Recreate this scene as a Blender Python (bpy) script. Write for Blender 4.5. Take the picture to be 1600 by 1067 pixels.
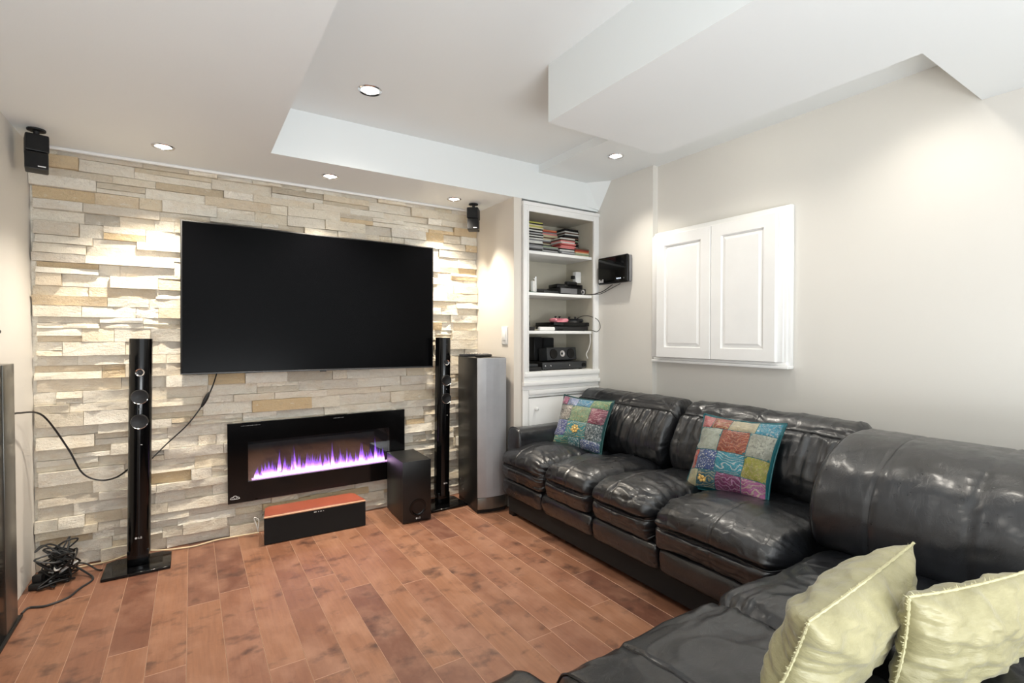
import bpy, bmesh, math, random
from mathutils import Vector, Matrix, Euler, noise
R = math.radians
PI = math.pi
random.seed(7)
C = bpy.context.scene.collection
for o in list(bpy.data.objects):
    bpy.data.objects.remove(o)
scene = bpy.context.scene

# ------------------------------------------------------------------ camera
cd = bpy.data.cameras.new('camera')
cam = bpy.data.objects.new('camera', cd); C.objects.link(cam)
cam.location = (0, 0, 1.25)
cam.rotation_euler = (R(90 - .9), 0, R(-33.1))
cd.sensor_width = 36; cd.lens = 780 / 1600 * 36
cd.shift_x = -7 / 1600; cd.shift_y = 2.5 / 1600
cd.clip_start = .02
scene.camera = cam
# ------------------------------------------------------------------ world, exposure
w = bpy.data.worlds.new('world'); scene.world = w; w.use_nodes = True
w.node_tree.nodes['Background'].inputs[0].default_value = (.93, .97, 1, 1)
w.node_tree.nodes['Background'].inputs[1].default_value = 1.5
scene.view_settings.view_transform = 'Standard'
scene.view_settings.look = 'None'
scene.view_settings.gamma = 1
scene.view_settings.use_curve_mapping = False
scene.view_settings.exposure = 0.46
NICHE_W, TRAY_W, CHAN_W = 72, 14, 26     # lamp powers (W)
ld = bpy.data.lights.new('fill_uplight', 'AREA'); ld.shape = 'RECTANGLE'; ld.size = 1.8; ld.size_y = 1.0; ld.energy = 54; ld.color = (.93, .97, 1)  # unseen fill light added low behind the camera to brighten the ceiling evenly
lo = bpy.data.objects.new('fill_uplight', ld); C.objects.link(lo); lo.location = (.5, -1.2, .45); lo.rotation_euler = (R(180 - 26), 0, 0)

# ------------------------------------------------------------------ material helpers
def srgb(r, g, b):
    f = lambda c: (c / 255 / 12.92) if c <= 10 else ((c / 255 + .055) / 1.055) ** 2.4
    return (f(r), f(g), f(b), 1)

class NT:
    def __init__(s, name):
        s.m = bpy.data.materials.new(name); s.m.use_nodes = True
        s.t = s.m.node_tree; s.p = s.t.nodes['Principled BSDF']; s.out = s.t.nodes['Material Output']
    def n(s, typ, **kw):
        nd = s.t.nodes.new(typ)
        for k, v in kw.items():
            if k.startswith('i_'):
                key = k[2:]
                nd.inputs[int(key) if key.isdigit() else key.replace('_', ' ')].default_value = v
            else: setattr(nd, k, v)
        return nd
    def l(s, a, b): s.t.links.new(a, b)
    def ramp(s, fac, stops):
        r = s.n('ShaderNodeValToRGB'); e = r.color_ramp.elements
        while len(e) < len(stops): e.new(.5)
        for q, (pos, col) in zip(e, stops): q.position = pos; q.color = col
        s.l(fac, r.inputs[0]); return r.outputs[0]
    def mix(s, fac, a, b, mode='MIX'):
        m = s.n('ShaderNodeMix', data_type='RGBA', blend_type=mode)
        for sock, v in ((m.inputs[0], fac), (m.inputs[6], a), (m.inputs[7], b)):
            if hasattr(v, 'is_linked'): s.l(v, sock)
            else: sock.default_value = v
        return m.outputs[2]
    def bump(s, h, strength, dist=.01, normal=None):
        b = s.n('ShaderNodeBump', i_Strength=strength, i_Distance=dist); s.l(h, b.inputs['Height'])
        if normal: s.l(normal, b.inputs['Normal'])
        return b.outputs[0]
    def pos(s, scale=(1, 1, 1)):
        g = s.n('ShaderNodeNewGeometry'); m = s.n('ShaderNodeMapping'); m.inputs['Scale'].default_value = scale
        s.l(g.outputs['Position'], m.inputs[0]); return m.outputs[0]
    def obj(s, scale=(1, 1, 1)):
        g = s.n('ShaderNodeTexCoord'); m = s.n('ShaderNodeMapping'); m.inputs['Scale'].default_value = scale
        s.l(g.outputs['Object'], m.inputs[0]); return m.outputs[0]
    def noise(s, vec, scale, detail=4, rough=.55, w=None):
        n = s.n('ShaderNodeTexNoise', i_Scale=scale, i_Detail=detail, i_Roughness=rough)
        if w is not None:
            n.noise_dimensions = '4D'; s.l(w, n.inputs['W'])
        s.l(vec, n.inputs['Vector']); return n.outputs['Fac']

MATS = {}
def plain(name, col, rough=.5, metal=0, spec=.5, noise_amt=.06, bump=0, bscale=200, coat=0):
    if name in MATS: return MATS[name]
    t = NT(name); c = col if len(col) == 4 else (*col, 1)
    v = t.obj(); f = t.noise(v, 9, 3)
    lo = tuple(x * (1 - noise_amt) for x in c[:3]) + (1,); hi = tuple(min(1, x * (1 + noise_amt)) for x in c[:3]) + (1,)
    t.l(t.ramp(f, [(.3, lo), (.7, hi)]), t.p.inputs['Base Color'])
    t.p.inputs['Roughness'].default_value = rough; t.p.inputs['Metallic'].default_value = metal
    t.p.inputs['Specular IOR Level'].default_value = spec
    t.p.inputs['Coat Weight'].default_value = coat
    if bump: t.l(t.bump(t.noise(v, bscale, 2), bump, .002), t.p.inputs['Normal'])
    MATS[name] = t.m; return t.m

def emit(name, col, strength):
    if name in MATS: return MATS[name]
    t = NT(name); t.p.inputs['Base Color'].default_value = (0, 0, 0, 1)
    t.p.inputs['Emission Color'].default_value = (*col[:3], 1); t.p.inputs['Emission Strength'].default_value = strength
    MATS[name] = t.m; return t.m

def m_wall(name, col):
    t = NT(name); v = t.pos()
    f = t.noise(v, 1.3, 3); c2 = tuple(x * .96 for x in col[:3]) + (1,)
    t.l(t.mix(f, col, c2), t.p.inputs['Base Color']); t.p.inputs['Roughness'].default_value = .6
    t.p.inputs['Specular IOR Level'].default_value = .3
    t.l(t.bump(t.noise(v, 160, 2), .06, .003), t.p.inputs['Normal']); return t.m
M_WALL = m_wall('painted_wall', srgb(222, 219, 212))
M_WARM = m_wall('painted_wall_niche', srgb(226, 219, 208))
M_CEIL = m_wall('painted_ceiling', srgb(236, 240, 240))
M_WHITE = plain('white_lacquer', srgb(240, 240, 238), .35, noise_amt=.015)
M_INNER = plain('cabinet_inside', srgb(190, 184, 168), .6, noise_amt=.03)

def m_stone():
    t = NT('ledgestone'); a = t.n('ShaderNodeAttribute', attribute_name='tint'); tint = a.outputs['Fac']
    v = t.pos((1, 1, 1)); vs = t.pos((1, 1, 1.7)); sh = t.n('ShaderNodeMath', operation='MULTIPLY'); sh.inputs[1].default_value = 37.0
    t.l(tint, sh.inputs[0]); W = sh.outputs[0]
    base = t.ramp(tint, [(0, srgb(248, 241, 226)), (.22, srgb(238, 227, 206)), (.42, srgb(248, 242, 228)), (.58, srgb(226, 217, 202)),
                         (.70, srgb(236, 222, 196)), (.82, srgb(242, 236, 224)), (.92, srgb(222, 196, 154)), (1, srgb(200, 196, 186))])
    n1 = t.noise(vs, 9, 6, .6, W); n2 = t.noise(vs, 26, 6, .65, W); n3 = t.noise(v, 90, 4, .6, W)
    c = t.mix(t.ramp(n1, [(.50, (0, 0, 0, 1)), (.76, (.34, .34, .34, 1))]), base, srgb(216, 182, 134))
    c = t.mix(t.ramp(n2, [(.52, (0, 0, 0, 1)), (.80, (.36, .36, .36, 1))]), c, srgb(186, 177, 164))
    c = t.mix(t.ramp(n2, [(.28, (.55, .55, .55, 1)), (.42, (0, 0, 0, 1))]), c, srgb(250, 248, 242))
    t.l(c, t.p.inputs['Base Color']); t.p.inputs['Roughness'].default_value = .75; t.p.inputs['Specular IOR Level'].default_value = .25
    vch = t.n('ShaderNodeTexVoronoi', i_Scale=30); vch.feature = 'F1'; vch.distance = 'CHEBYCHEV'; wv2 = t.mix(.12, vs, t.n('ShaderNodeTexNoise', i_Scale=14).outputs['Color']); t.l(wv2, vch.inputs[0]); b = t.bump(vch.outputs['Distance'], .45, .02); b = t.bump(n2, .7, .016, b); b = t.bump(n3, .5, .006, b); t.l(b, t.p.inputs['Normal']); return t.m
M_STONE = m_stone()

def m_floor():
    t = NT('hardwood'); a = t.n('ShaderNodeAttribute', attribute_name='tint'); tint = a.outputs['Fac']
    sh = t.n('ShaderNodeMath', operation='MULTIPLY'); sh.inputs[1].default_value = 53.0; t.l(tint, sh.inputs[0]); W = sh.outputs[0]
    base = t.ramp(tint, [(0, srgb(132, 90, 68)), (.3, srgb(150, 106, 80)), (.7, srgb(138, 95, 74)), (1, srgb(112, 74, 60))])
    g = t.noise(t.pos((22, 1.6, 1)), 3.2, 6, .6, W); g2 = t.noise(t.pos((2.4, 1.6, 1)), 3.4, 4, .6, W)
    kn = t.noise(t.pos((3.6, 4.6, 1)), 2.0, 5, .6, W)
    c = t.mix(t.ramp(g, [(.35, (.0, .0, .0, 1)), (.75, (.45, .45, .45, 1))]), base, srgb(102, 66, 54))
    c = t.mix(t.ramp(g2, [(.45, (0, 0, 0, 1)), (.8, (.6, .6, .6, 1))]), c, srgb(176, 134, 110))
    c = t.mix(t.ramp(kn, [(.54, (0, 0, 0, 1)), (.70, (.85, .85, .85, 1))]), c, srgb(70, 48, 42))
    t.l(c, t.p.inputs['Base Color']); t.p.inputs['Specular IOR Level'].default_value = .45
    t.l(t.ramp(g2, [(.3, (.32, .32, .32, 1)), (.8, (.48, .48, .48, 1))]), t.p.inputs['Roughness'])
    b = t.bump(g, .15, .003); b = t.bump(g2, .25, .01, b); t.l(b, t.p.inputs['Normal']); return t.m
M_FLOOR = m_floor()
M_EDGE = plain('worn_edge_highlight', srgb(192, 154, 130), .6)  # paler bevels: scratched edge plus its highlight put into the colour

def m_leather():
    t = NT('black_leather'); v = t.pos()
    n1 = t.noise(v, 7, 5, .6); n2 = t.noise(v, 420, 2); n3 = t.noise(v, 32, 5, .6)
    t.l(t.ramp(n1, [(.3, srgb(13, 14, 17)), (.7, srgb(28, 30, 34))]), t.p.inputs['Base Color'])
    t.l(t.ramp(n3, [(.3, (.27, .27, .27, 1)), (.7, (.38, .38, .38, 1))]), t.p.inputs['Roughness'])
    t.p.inputs['Specular IOR Level'].default_value = .65
    t.p.inputs['Coat Weight'].default_value = .35; t.p.inputs['Coat Roughness'].default_value = .2
    wr = t.n('ShaderNodeTexNoise', i_Scale=9, i_Detail=6, i_Roughness=.62, i_Distortion=1.2); t.l(t.pos((1, 2.2, 1)), wr.inputs['Vector']); cr = t.ramp(wr.outputs['Fac'], [(.44, (1, 1, 1, 1)), (.50, (0, 0, 0, 1)), (.56, (1, 1, 1, 1))])
    b = t.bump(cr, .11, .008); b = t.bump(n3, .10, .006, b); b = t.bump(n2, .12, .001, b); t.l(b, t.p.inputs['Normal']); return t.m
M_LEATHER = m_leather()
M_PIPING = plain('leather_piping', srgb(24, 24, 26), .35)
M_BASE = plain('sofa_base_cloth', srgb(14, 14, 14), .8)
M_GLOSS = plain('gloss_black', srgb(8, 8, 9), .10, spec=.35, noise_amt=.02)
M_BLACK = plain('matte_black', srgb(20, 20, 21), .5)
M_VINYL = plain('black_vinyl', srgb(26, 26, 26), .38, bump=.12)
M_CLOTH = plain('black_grille_cloth', srgb(15, 16, 17), .85, bump=.4, bscale=900)
M_CHROME = plain('chrome', (.8, .8, .82), .16, metal=1, noise_amt=.02)
M_SILVER = plain('silver_grille', srgb(164, 166, 170), .5, metal=.2, bump=.25, bscale=700)
M_STEEL = plain('brushed_steel', srgb(128, 128, 124), .33, metal=.85)
M_GREY = plain('grey_plastic', srgb(110, 110, 112), .4)
M_DARKG = plain('charcoal_plastic', srgb(46, 48, 50), .4)
M_PRINT = plain('white_print', srgb(225, 225, 225), .5, noise_amt=.01)
M_SCREEN = plain('tv_screen', srgb(3, 3, 4), .22, spec=.06, noise_amt=.02)
M_CHERRY = plain('cherry_veneer', srgb(150, 78, 58), .35, noise_amt=.12)
M_PWHITE = plain('white_plastic', srgb(232, 232, 230), .4, noise_amt=.02)
M_PINK = plain('pink_plastic', srgb(226, 140, 152), .4)
M_BEIGEC = plain('beige_cable_skin', srgb(214, 196, 160), .5)
M_WHITEC = plain('white_cable_skin', srgb(225, 224, 220), .5)

# ------------------------------------------------------------------ geometry helpers
def newbm(): return bmesh.new()
def add_box(bm, lo, hi, bevel=0, seg=2, mi=0, mat=None):
    t = bmesh.new(); bmesh.ops.create_cube(t, size=1)
    lo = Vector(lo); hi = Vector(hi)
    for v in t.verts: v.co = Vector(((lo[i] + hi[i]) / 2 + v.co[i] * (hi[i] - lo[i]) for i in range(3)))
    if bevel: bmesh.ops.bevel(t, geom=list(t.edges), offset=bevel, segments=seg, affect='EDGES', profile=.5)
    merge(bm, t, mat, mi)
def merge(bm, t, mat=None, mi=0):
    vm = {}
    for v in t.verts: vm[v] = bm.verts.new(mat @ v.co if mat else v.co)
    for f in t.faces:
        try: nf = bm.faces.new([vm[v] for v in f.verts]); nf.material_index = mi if mi else f.material_index; nf.smooth = f.smooth
        except ValueError: pass
    t.free()
def add_lathe(bm, prof, seg=24, mat=None, mi=0, smooth=True, cap=True):
    """prof: (r, z) list turned about Z"""
    t = bmesh.new(); rings = []
    for r, z in prof:
        rings.append([t.verts.new((r * math.cos(2 * PI * k / seg), r * math.sin(2 * PI * k / seg), z)) for k in range(seg)])
    for a, b in zip(rings, rings[1:]):
        for k in range(seg):
            f = t.faces.new((a[k], a[(k + 1) % seg], b[(k + 1) % seg], b[k])); f.smooth = smooth
    if cap:
        t.faces.new(rings[0][::-1]); t.faces.new(rings[-1])
    merge(bm, t, mat, mi)
def add_prism(bm, pts, z0, z1, bevel=0, mat=None, mi=0):
    t = bmesh.new(); a = [t.verts.new((x, y, z0)) for x, y in pts]; b = [t.verts.new((x, y, z1)) for x, y in pts]
    n = len(pts)
    for k in range(n): t.faces.new((a[k], a[(k + 1) % n], b[(k + 1) % n], b[k]))
    t.faces.new(a[::-1]); t.faces.new(b)
    if bevel: bmesh.ops.bevel(t, geom=list(t.edges), offset=bevel, segments=1, affect='EDGES')
    merge(bm, t, mat, mi)
def catmull(pts, n=8, closed=False):
    P = [Vector(p) for p in pts]; out = []; N = len(P)
    rng = range(N if closed else N - 1)
    for i in rng:
        if closed: p0, p1, p2, p3 = P[(i - 1) % N], P[i], P[(i + 1) % N], P[(i + 2) % N]
        else: p0, p1, p2, p3 = P[max(i - 1, 0)], P[i], P[i + 1], P[min(i + 2, N - 1)]
        for k in range(n):
            t = k / n
            out.append(.5 * ((2 * p1) + (p2 - p0) * t + (2 * p0 - 5 * p1 + 4 * p2 - p3) * t * t + (3 * p1 - p0 - 3 * p2 + p3) * t ** 3))
    if not closed: out.append(P[-1])
    return out
def add_tube(bm, pts, r, seg=7, n=6, smooth=True, mi=0, closed=False):
    path = catmull(pts, n, closed) if n > 1 else [Vector(p) for p in pts]
    rings = []; up = Vector((.13, .21, .97))
    N = len(path)
    for i, p in enumerate(path):
        t = (path[(i + 1) % N] - path[i - 1]) if closed else (path[min(i + 1, N - 1)] - path[max(i - 1, 0)])
        if t.length < 1e-9: t = Vector((0, 0, 1))
        t.normalize()
        a = t.cross(up)
        if a.length < .05: a = t.cross(Vector((1, 0, 0)))
        a.normalize(); b = t.cross(a)
        rr = r(i / max(1, N - 1)) if callable(r) else r
        rings.append([bm.verts.new(p + (a * math.cos(2 * PI * k / seg) + b * math.sin(2 * PI * k / seg)) * rr) for k in range(seg)])
    pairs = list(zip(rings, rings[1:])) + ([(rings[-1], rings[0])] if closed else [])
    for q, s in pairs:
        for k in range(seg):
            f = bm.faces.new((q[k], q[(k + 1) % seg], s[(k + 1) % seg], s[k])); f.smooth = smooth; f.material_index = mi
    if not closed: bm.faces.new(rings[0][::-1]); bm.faces.new(rings[-1])
def finish(bm, name, mats, angle=40):
    bmesh.ops.recalc_face_normals(bm, faces=bm.faces)
    me = bpy.data.meshes.new(name); bm.to_mesh(me); bm.free()
    me.polygons.foreach_set('use_smooth', [True] * len(me.polygons)); me.set_sharp_from_angle(angle=R(angle))
    for m in (mats if isinstance(mats, (list, tuple)) else [mats]): me.materials.append(m)
    return me
def obj(name, bm, mats, parent=None, loc=None, rot=None, angle=40):
    me = bm if isinstance(bm, bpy.types.Mesh) else finish(bm, name, mats, angle)
    o = bpy.data.objects.new(name, me); C.objects.link(o)
    if parent: o.parent = parent
    if loc: o.location = loc
    if rot: o.rotation_euler = rot
    return o
def tag(o, label, cat, group=None):
    o['label'] = label; o['category'] = cat
    if group: o['group'] = group
    return o
def thing(name, label, cat, loc=(0, 0, 0), rotz=0, group=None):
    o = bpy.data.objects.new(name, None); C.objects.link(o); o.empty_display_size = .05
    o.location = loc; o.rotation_euler = (0, 0, rotz); return tag(o, label, cat, group)
def struct(name, bm, mats, parent=None):
    o = obj(name, bm, mats, parent); o['kind'] = 'structure'; return o
def text_mesh(s, size, depth=.0008):
    c = bpy.data.curves.new('lettering', 'FONT'); c.body = s; c.size = size; c.extrude = depth; c.align_x = 'CENTER'; c.align_y = 'CENTER'; c.resolution_u = 3
    o = bpy.data.objects.new('lettering', c); C.objects.link(o)
    me = bpy.data.meshes.new_from_object(o); bpy.data.objects.remove(o); bpy.data.curves.remove(c); return me
def lettering(name, s, size, mat, parent, loc, rot):
    me = text_mesh(s, size); me.materials.clear(); me.materials.append(mat)
    return obj(name, me, None, parent, loc, rot)
FRONT = Matrix.Rotation(R(90), 4, 'X')           # turns +Z into -Y
def front_at(x, y, z): return Matrix.Translation((x, y, z)) @ FRONT
def fbm(x, y, z=0, o=3):
    s = 0; a = 1
    for k in range(o): s += a * noise.noise((x, y, z + 7 * k)); x *= 2.03; y *= 2.03; a *= .5
    return s

# ------------------------------------------------------------------ the room shell
XL, XN, XB, XM = -.695, 1.933, 2.732, 2.782
YW, YB, YR = 3.57, 3.0, -1.6
ZL, ZT, ZC = 2.235, 2.50, 2.445
bm = newbm()
add_box(bm, (XL - .1, YR, ZL), (.37, YB, 2.62)); add_box(bm, (XL - .1, YB, ZL), (XN, YW + .1, 2.62))
add_box(bm, (.37, YR, ZT), (2.15, YB, 2.62)); add_box(bm, (2.15, .70, ZC), (XM + .1, YB, 2.62))
add_box(bm, (1.395, YR, ZL), (2.15, 1.87, ZT)); add_box(bm, (2.15, YR, ZL), (XM + .1, .70, 2.62))
struct('ceiling', bm, M_CEIL)
bm = newbm(); add_box(bm, (XL - .12, YR, 0), (XL, YW + .1, 2.5)); struct('wall_left', bm, M_WALL)
bm = newbm(); add_box(bm, (XM, YR, 0), (XM + .12, 3.7, 2.6)); add_box(bm, (XB, 2.432, 0), (XM, 3.45, ZC)); struct('wall_right', bm, M_WALL)
bm = newbm(); add_box(bm, (XN, YB, 0), (2.0, YW + .1, ZL)); struct('wall_niche', bm, M_WARM)
bm = newbm(); add_box(bm, (XN, YB, ZL), (XB, YB + .4, ZC + .1)); struct('wall_upper', bm, M_CEIL)
bm = newbm()
q = [bm.verts.new(p) for p in ((2.603, YB, ZC), (2.622, YB, 2.262), (XB, 2.985, 2.245), (XB, 2.85, ZC), (XB, YB, 2.245), (XB, YB, ZC))]
for f in ((0, 1, 2, 3), (1, 4, 2), (0, 3, 5), (0, 5, 4, 1), (2, 4, 5, 3)): bm.faces.new([q[i] for i in f])
struct('trim_1', bm, M_CEIL)
bm = newbm(); add_box(bm, (XL, 3.505, ZL - .016), (XN, 3.53, ZL), .004); struct('trim_2', bm, M_WHITE)

# ------------------------------------------------------------------ hardwood floor: every plank a piece
bm = newbm(); add_box(bm, (XL - .1, YR, -.1), (XM + .1, YW + .1, -.0115)); floor = struct('floor', bm, M_BLACK)
rf = random.Random(3); PW = .129
def plank(x0, x1, y0, y1):
    b = .0011; zb = -.0012; t = -.0115
    V = [(x0, y0, t), (x1, y0, t), (x1, y1, t), (x0, y1, t), (x0, y0, zb), (x1, y0, zb), (x1, y1, zb), (x0, y1, zb),
         (x0 + b, y0 + b, 0), (x1 - b, y0 + b, 0), (x1 - b, y1 - b, 0), (x0 + b, y1 - b, 0)]
    F = [(8, 9, 10, 11), (4, 5, 9, 8), (5, 6, 10, 9), (6, 7, 11, 10), (7, 4, 8, 11), (0, 1, 5, 4), (1, 2, 6, 5), (2, 3, 7, 6), (3, 0, 4, 7)]
    me = bpy.data.meshes.new('floor_plank'); me.from_pydata(V, [], F)
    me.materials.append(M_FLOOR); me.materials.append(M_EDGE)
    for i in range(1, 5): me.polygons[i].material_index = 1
    a = me.attributes.new('tint', 'FLOAT', 'FACE'); tv = rf.random(); a.data.foreach_set('value', [tv] * len(F))
    o = bpy.data.objects.new('floor_plank', me); C.objects.link(o); o.parent = floor
x = -.025 - PW * 6
while x < XM:
    y = YR + rf.uniform(-1.6, 0)
    while y < YW:
        ln = rf.choice((1.1, 1.5, 1.9, 1.9, 2.3)); y1 = min(y + ln, YW)
        x0, x1 = max(x, XL) + .0004, min(x + PW, XM) - .0004
        if x1 - x0 > .01 and y1 - max(y, YR) > .02: plank(x0, x1, max(y, YR) + .0003, y1 - .0003)
        y += ln
    x += PW

# ------------------------------------------------------------------ ledgestone wall
bm = newbm(); add_box(bm, (XL, YW, 0), (XN, YW + .12, ZL)); wall_back = struct('wall_back', bm, M_STONE)
rs = random.Random(11)
TVB = (-.03, 1.50, 1.05, 1.88); FPB = (.20, 1.28, .235, .685)
def hidden(x0, x1, z0, z1):
    for b in (TVB, FPB):
        if x0 > b[0] and x1 < b[1] and z0 > b[2] and z1 < b[3]: return True
    return False
def stone_geo(x0, x1, z0, z1, dep, rough):
    nx = max(3, min(6, int((x1 - x0) / .045))); nz = 2
    V = []; F = []
    yb = YW - .001
    tl = rs.uniform(-.006, .006); tz = rs.uniform(-.009, .005)
    sd = rs.uniform(0, 99)
    for j in range(nz + 1):
        for i in range(nx + 1):
            u = i / nx; v = j / nz
            e = fbm(u * (x1 - x0) * 16 + sd, v * 1.6 + sd, sd, 2) * rough
            xx = x0 + (x1 - x0) * u; zz = z0 + (z1 - z0) * v
            if 0 < i < nx and j in (0, nz): zz += (noise.noise((xx * 20, sd, j)) * .0022) * (1 if j == 0 else 1)
            yy = yb - dep - e - tl * (u - .5) * 2 - tz * (v - .5) * 2
            V.append((xx, min(yy, yb - .004), zz))
    for j in range(nz):
        for i in range(nx):
            a = j * (nx + 1) + i; F.append((a, a + 1, a + nx + 2, a + nx + 1))
    ring = [i for i in range(nx + 1)] + [j * (nx + 1) + nx for j in range(1, nz + 1)] + [nz * (nx + 1) + i for i in range(nx - 1, -1, -1)] + [j * (nx + 1) for j in range(nz - 1, 0, -1)]
    n0 = len(V)
    for k in ring: V.append((V[k][0], yb, V[k][2]))
    for k in range(len(ring)):
        k2 = (k + 1) % len(ring); F.append((ring[k], n0 + k, n0 + k2, ring[k2]))
    return V, F
def stone_mesh(name, V, F, T):
    me = bpy.data.meshes.new(name); me.from_pydata(V, [], F); me.materials.append(M_STONE)
    a = me.attributes.new('tint', 'FLOAT', 'FACE'); a.data.foreach_set('value', T)
    b2 = bmesh.new(); b2.from_mesh(me); bmesh.ops.recalc_face_normals(b2, faces=b2.faces); b2.to_mesh(me); b2.free()
    me.polygons.foreach_set('use_smooth', [True] * len(me.polygons)); me.set_sharp_from_angle(angle=R(28)); return me
pieces = []
z = 0.002
while z < ZL - .004:
    h = rs.choice((.044, .052, .06, .066, .074))
    if ZL - .004 - (z + h) < .025: h = ZL - .004 - z
    x = XL + .012 + rs.uniform(-.012, .012)
    while x < XN - .002:
        wd = rs.choice((.10, .15, .20, .25, .30, .36)) * rs.uniform(.9, 1.1); x1 = x + wd
        if XN - .002 - x1 < .08: x1 = XN - .002
        rw = .004 if z > 1.5 else .013
        if z < FPB[3] and z + h > FPB[2] and x < FPB[0] < x1: x1 = max(FPB[0] + .01, x + .05)
        if z > FPB[2] and z + h < FPB[3] and x < FPB[1] < x1 and x > FPB[0] + .02: x = FPB[1] - .012
        if not hidden(x, x1, z, z + h):
            if rs.random() < .28 and h > .05:
                hm = z + h * rs.uniform(.4, .6)
                pieces.append((x, x1, z, hm, rs.choice((.008, .013, .02, .026)), rw)); pieces.append((x, x1, hm, z + h, rs.choice((.008, .013, .02, .026)), rw))
            else: pieces.append((x, x1, z, z + h, rs.choice((.008, .012, .018, .024, .030, .038)), rw))
        x = x1
    z += h
pieces.sort(key=lambda p: -(p[1] - p[0]) * (p[3] - p[2]) * (1.6 if p[0] < -.0 else 1))
VV, FF, TT = [], [], []
for k, (x0, x1, z0, z1, dep, rw) in enumerate(pieces):
    g = .0009
    V, F = stone_geo(x0 + g, x1 - g, z0 + g, z1 - g, dep, rw); tv = rs.random()
    if k < 300:
        o = bpy.data.objects.new('stone', stone_mesh('stone', V, F, [tv] * len(F))); C.objects.link(o); o.parent = wall_back
    else:
        n = len(VV); VV += V; FF += [tuple(i + n for i in f) for f in F]; TT += [tv] * len(F)
if VV:
    o = bpy.data.objects.new('small_stones', stone_mesh('small_stones', VV, FF, TT)); C.objects.link(o); o.parent = wall_back; o['kind'] = 'stuff'

# ------------------------------------------------------------------ recessed lights
M_BULB = emit('lit_bulb', (1, .95, .86), 14)
def pot(x, y, z, watts, label, size=120, blend=.7, col=(1, .93, .82), tilt=None, r=.052):
    t = thing('recessed_light', label, 'ceiling light', (x, y, z), 0, 'recessed ceiling lights')
    b = newbm(); add_lathe(b, [(r * .70, .0), (r * .74, -.006), (r * .92, -.008), (r, -.004), (r, 0)], 28, cap=False); obj('trim_ring', b, M_CHROME, t)
    b = newbm(); add_lathe(b, [(.001, -.0035), (r * .4, -.005), (r * .70, -.001)], 20, cap=False); obj('bulb', b, M_BULB, t)
    ld = bpy.data.lights.new('lamp', 'SPOT'); ld.energy = watts; ld.spot_size = R(size); ld.spot_blend = blend; ld.color = col; ld.shadow_soft_size = .03
    lo = bpy.data.objects.new('lamp', ld); C.objects.link(lo); lo.parent = t; lo.location = (0, 0, -.02)
    if tilt: lo.rotation_euler = tilt
    return t
WARM = (1, .90, .76)
pot(-.113, 3.20, ZL, NICHE_W, 'recessed spotlight over the left end of the stone wall', 106, .8, WARM)
pot(.73, 3.23, ZL, NICHE_W, 'recessed spotlight in the low ceiling above the television', 106, .8, WARM)
pot(1.60, 3.28, ZL, NICHE_W, 'recessed spotlight beside the right corner wall speaker', 100, .9, WARM)
pot(.775, 2.555, ZT, TRAY_W, 'recessed spotlight in the raised tray ceiling', 140, .9, r=.06)
pot(2.38, 2.44, ZC, CHAN_W, 'tilted chrome recessed spotlight near the built-in bookcase', 108, .9, r=.055)
pot(2.40, .82, ZC, CHAN_W * .45, 'recessed spotlight in the ceiling slot above the corner sofa', 130, .9, r=.055)
pot(2.22, 1.66, ZC, CHAN_W * .45, 'recessed spotlight in the ceiling slot above the wall cabinet', 130, .8, r=.055)
pot(.775, .75, ZT, TRAY_W * .4, 'added unseen spotlight in the tray ceiling above the near sofa', 140, .9, r=.06)  # this and the next three: unseen lamps added to brighten the room
pot(-.2, .9, ZL, TRAY_W * .6, 'added unseen spotlight in the low ceiling by the left wall', 140, .9)
pot(1.9, -.6, ZL, TRAY_W * .8, 'added unseen spotlight in the soffit behind the near sofa', 140, .9)
pot(.4, -.9, ZT, TRAY_W * .5, 'added unseen spotlight in the tray ceiling behind the sofa', 140, .9)

# ------------------------------------------------------------------ television
t = thing('television', 'large black flat screen television mounted on the stone wall', 'television', (.735, 3.515, 1.465), 0)
t.rotation_euler = (0, R(.45), 0)
b = newbm(); add_box(b, (-.785, -.045, -.447), (.785, -.012, .447), .004); obj('housing', b, M_BLACK, t)
b = newbm(); add_box(b, (-.776, -.0475, -.436), (.776, -.0446, .439), .0008, 1); obj('screen', b, M_SCREEN, t)
b = newbm(); add_box(b, (-.785, -.049, -.449), (.785, -.044, -.441), .001, 1); obj('bottom_strip', b, M_DARKG, t)
b = newbm(); add_box(b, (-.02, -.051, -.456), (.02, -.040, -.449), .002); obj('sensor', b, M_BLACK, t)
b = newbm(); add_box(b, (-.25, -.012, -.2), (.25, .020, .2), .003); obj('wall_bracket', b, M_BLACK, t)

# ------------------------------------------------------------------ electric fireplace
t = thing('electric_fireplace', 'black glass electric fireplace with purple flames set in the stone wall', 'fireplace', (.743, 3.506, .461))
b = newbm(); W2, H2 = .563, .246
iw0, iw1, iz0, iz1 = -.452, .452, -.122, .125
for lo, hi in (((-W2, -.0, -H2), (W2, .02, iz0)), ((-W2, 0, iz1), (W2, .02, H2)), ((-W2, 0, iz0), (iw0, .02, iz1)), ((iw1, 0, iz0), (W2, .02, iz1))):
    add_box(b, lo, hi)
obj('front_glass', b, M_GLOSS, t)
b = newbm()
for lo, hi in (((iw0, .052, iz0), (iw1, .056, iz1)), ((iw0, .02, iz0 - .005), (iw1, .056, iz0)), ((iw0, .02, iz1), (iw1, .056, iz1 + .005)), ((iw0 - .005, .02, iz0), (iw0, .056, iz1)), ((iw1, .02, iz0), (iw1 + .005, .056, iz1))):
    add_box(b, lo, hi)
obj('firebox', b, plain('firebox_black', srgb(14, 9, 14), .6), t)
tp = NT('smoked_pane'); tr = tp.n('ShaderNodeBsdfTransparent'); gl = tp.n('ShaderNodeBsdfGlossy', i_Roughness=.03); mx = tp.n('ShaderNodeMixShader')
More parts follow.
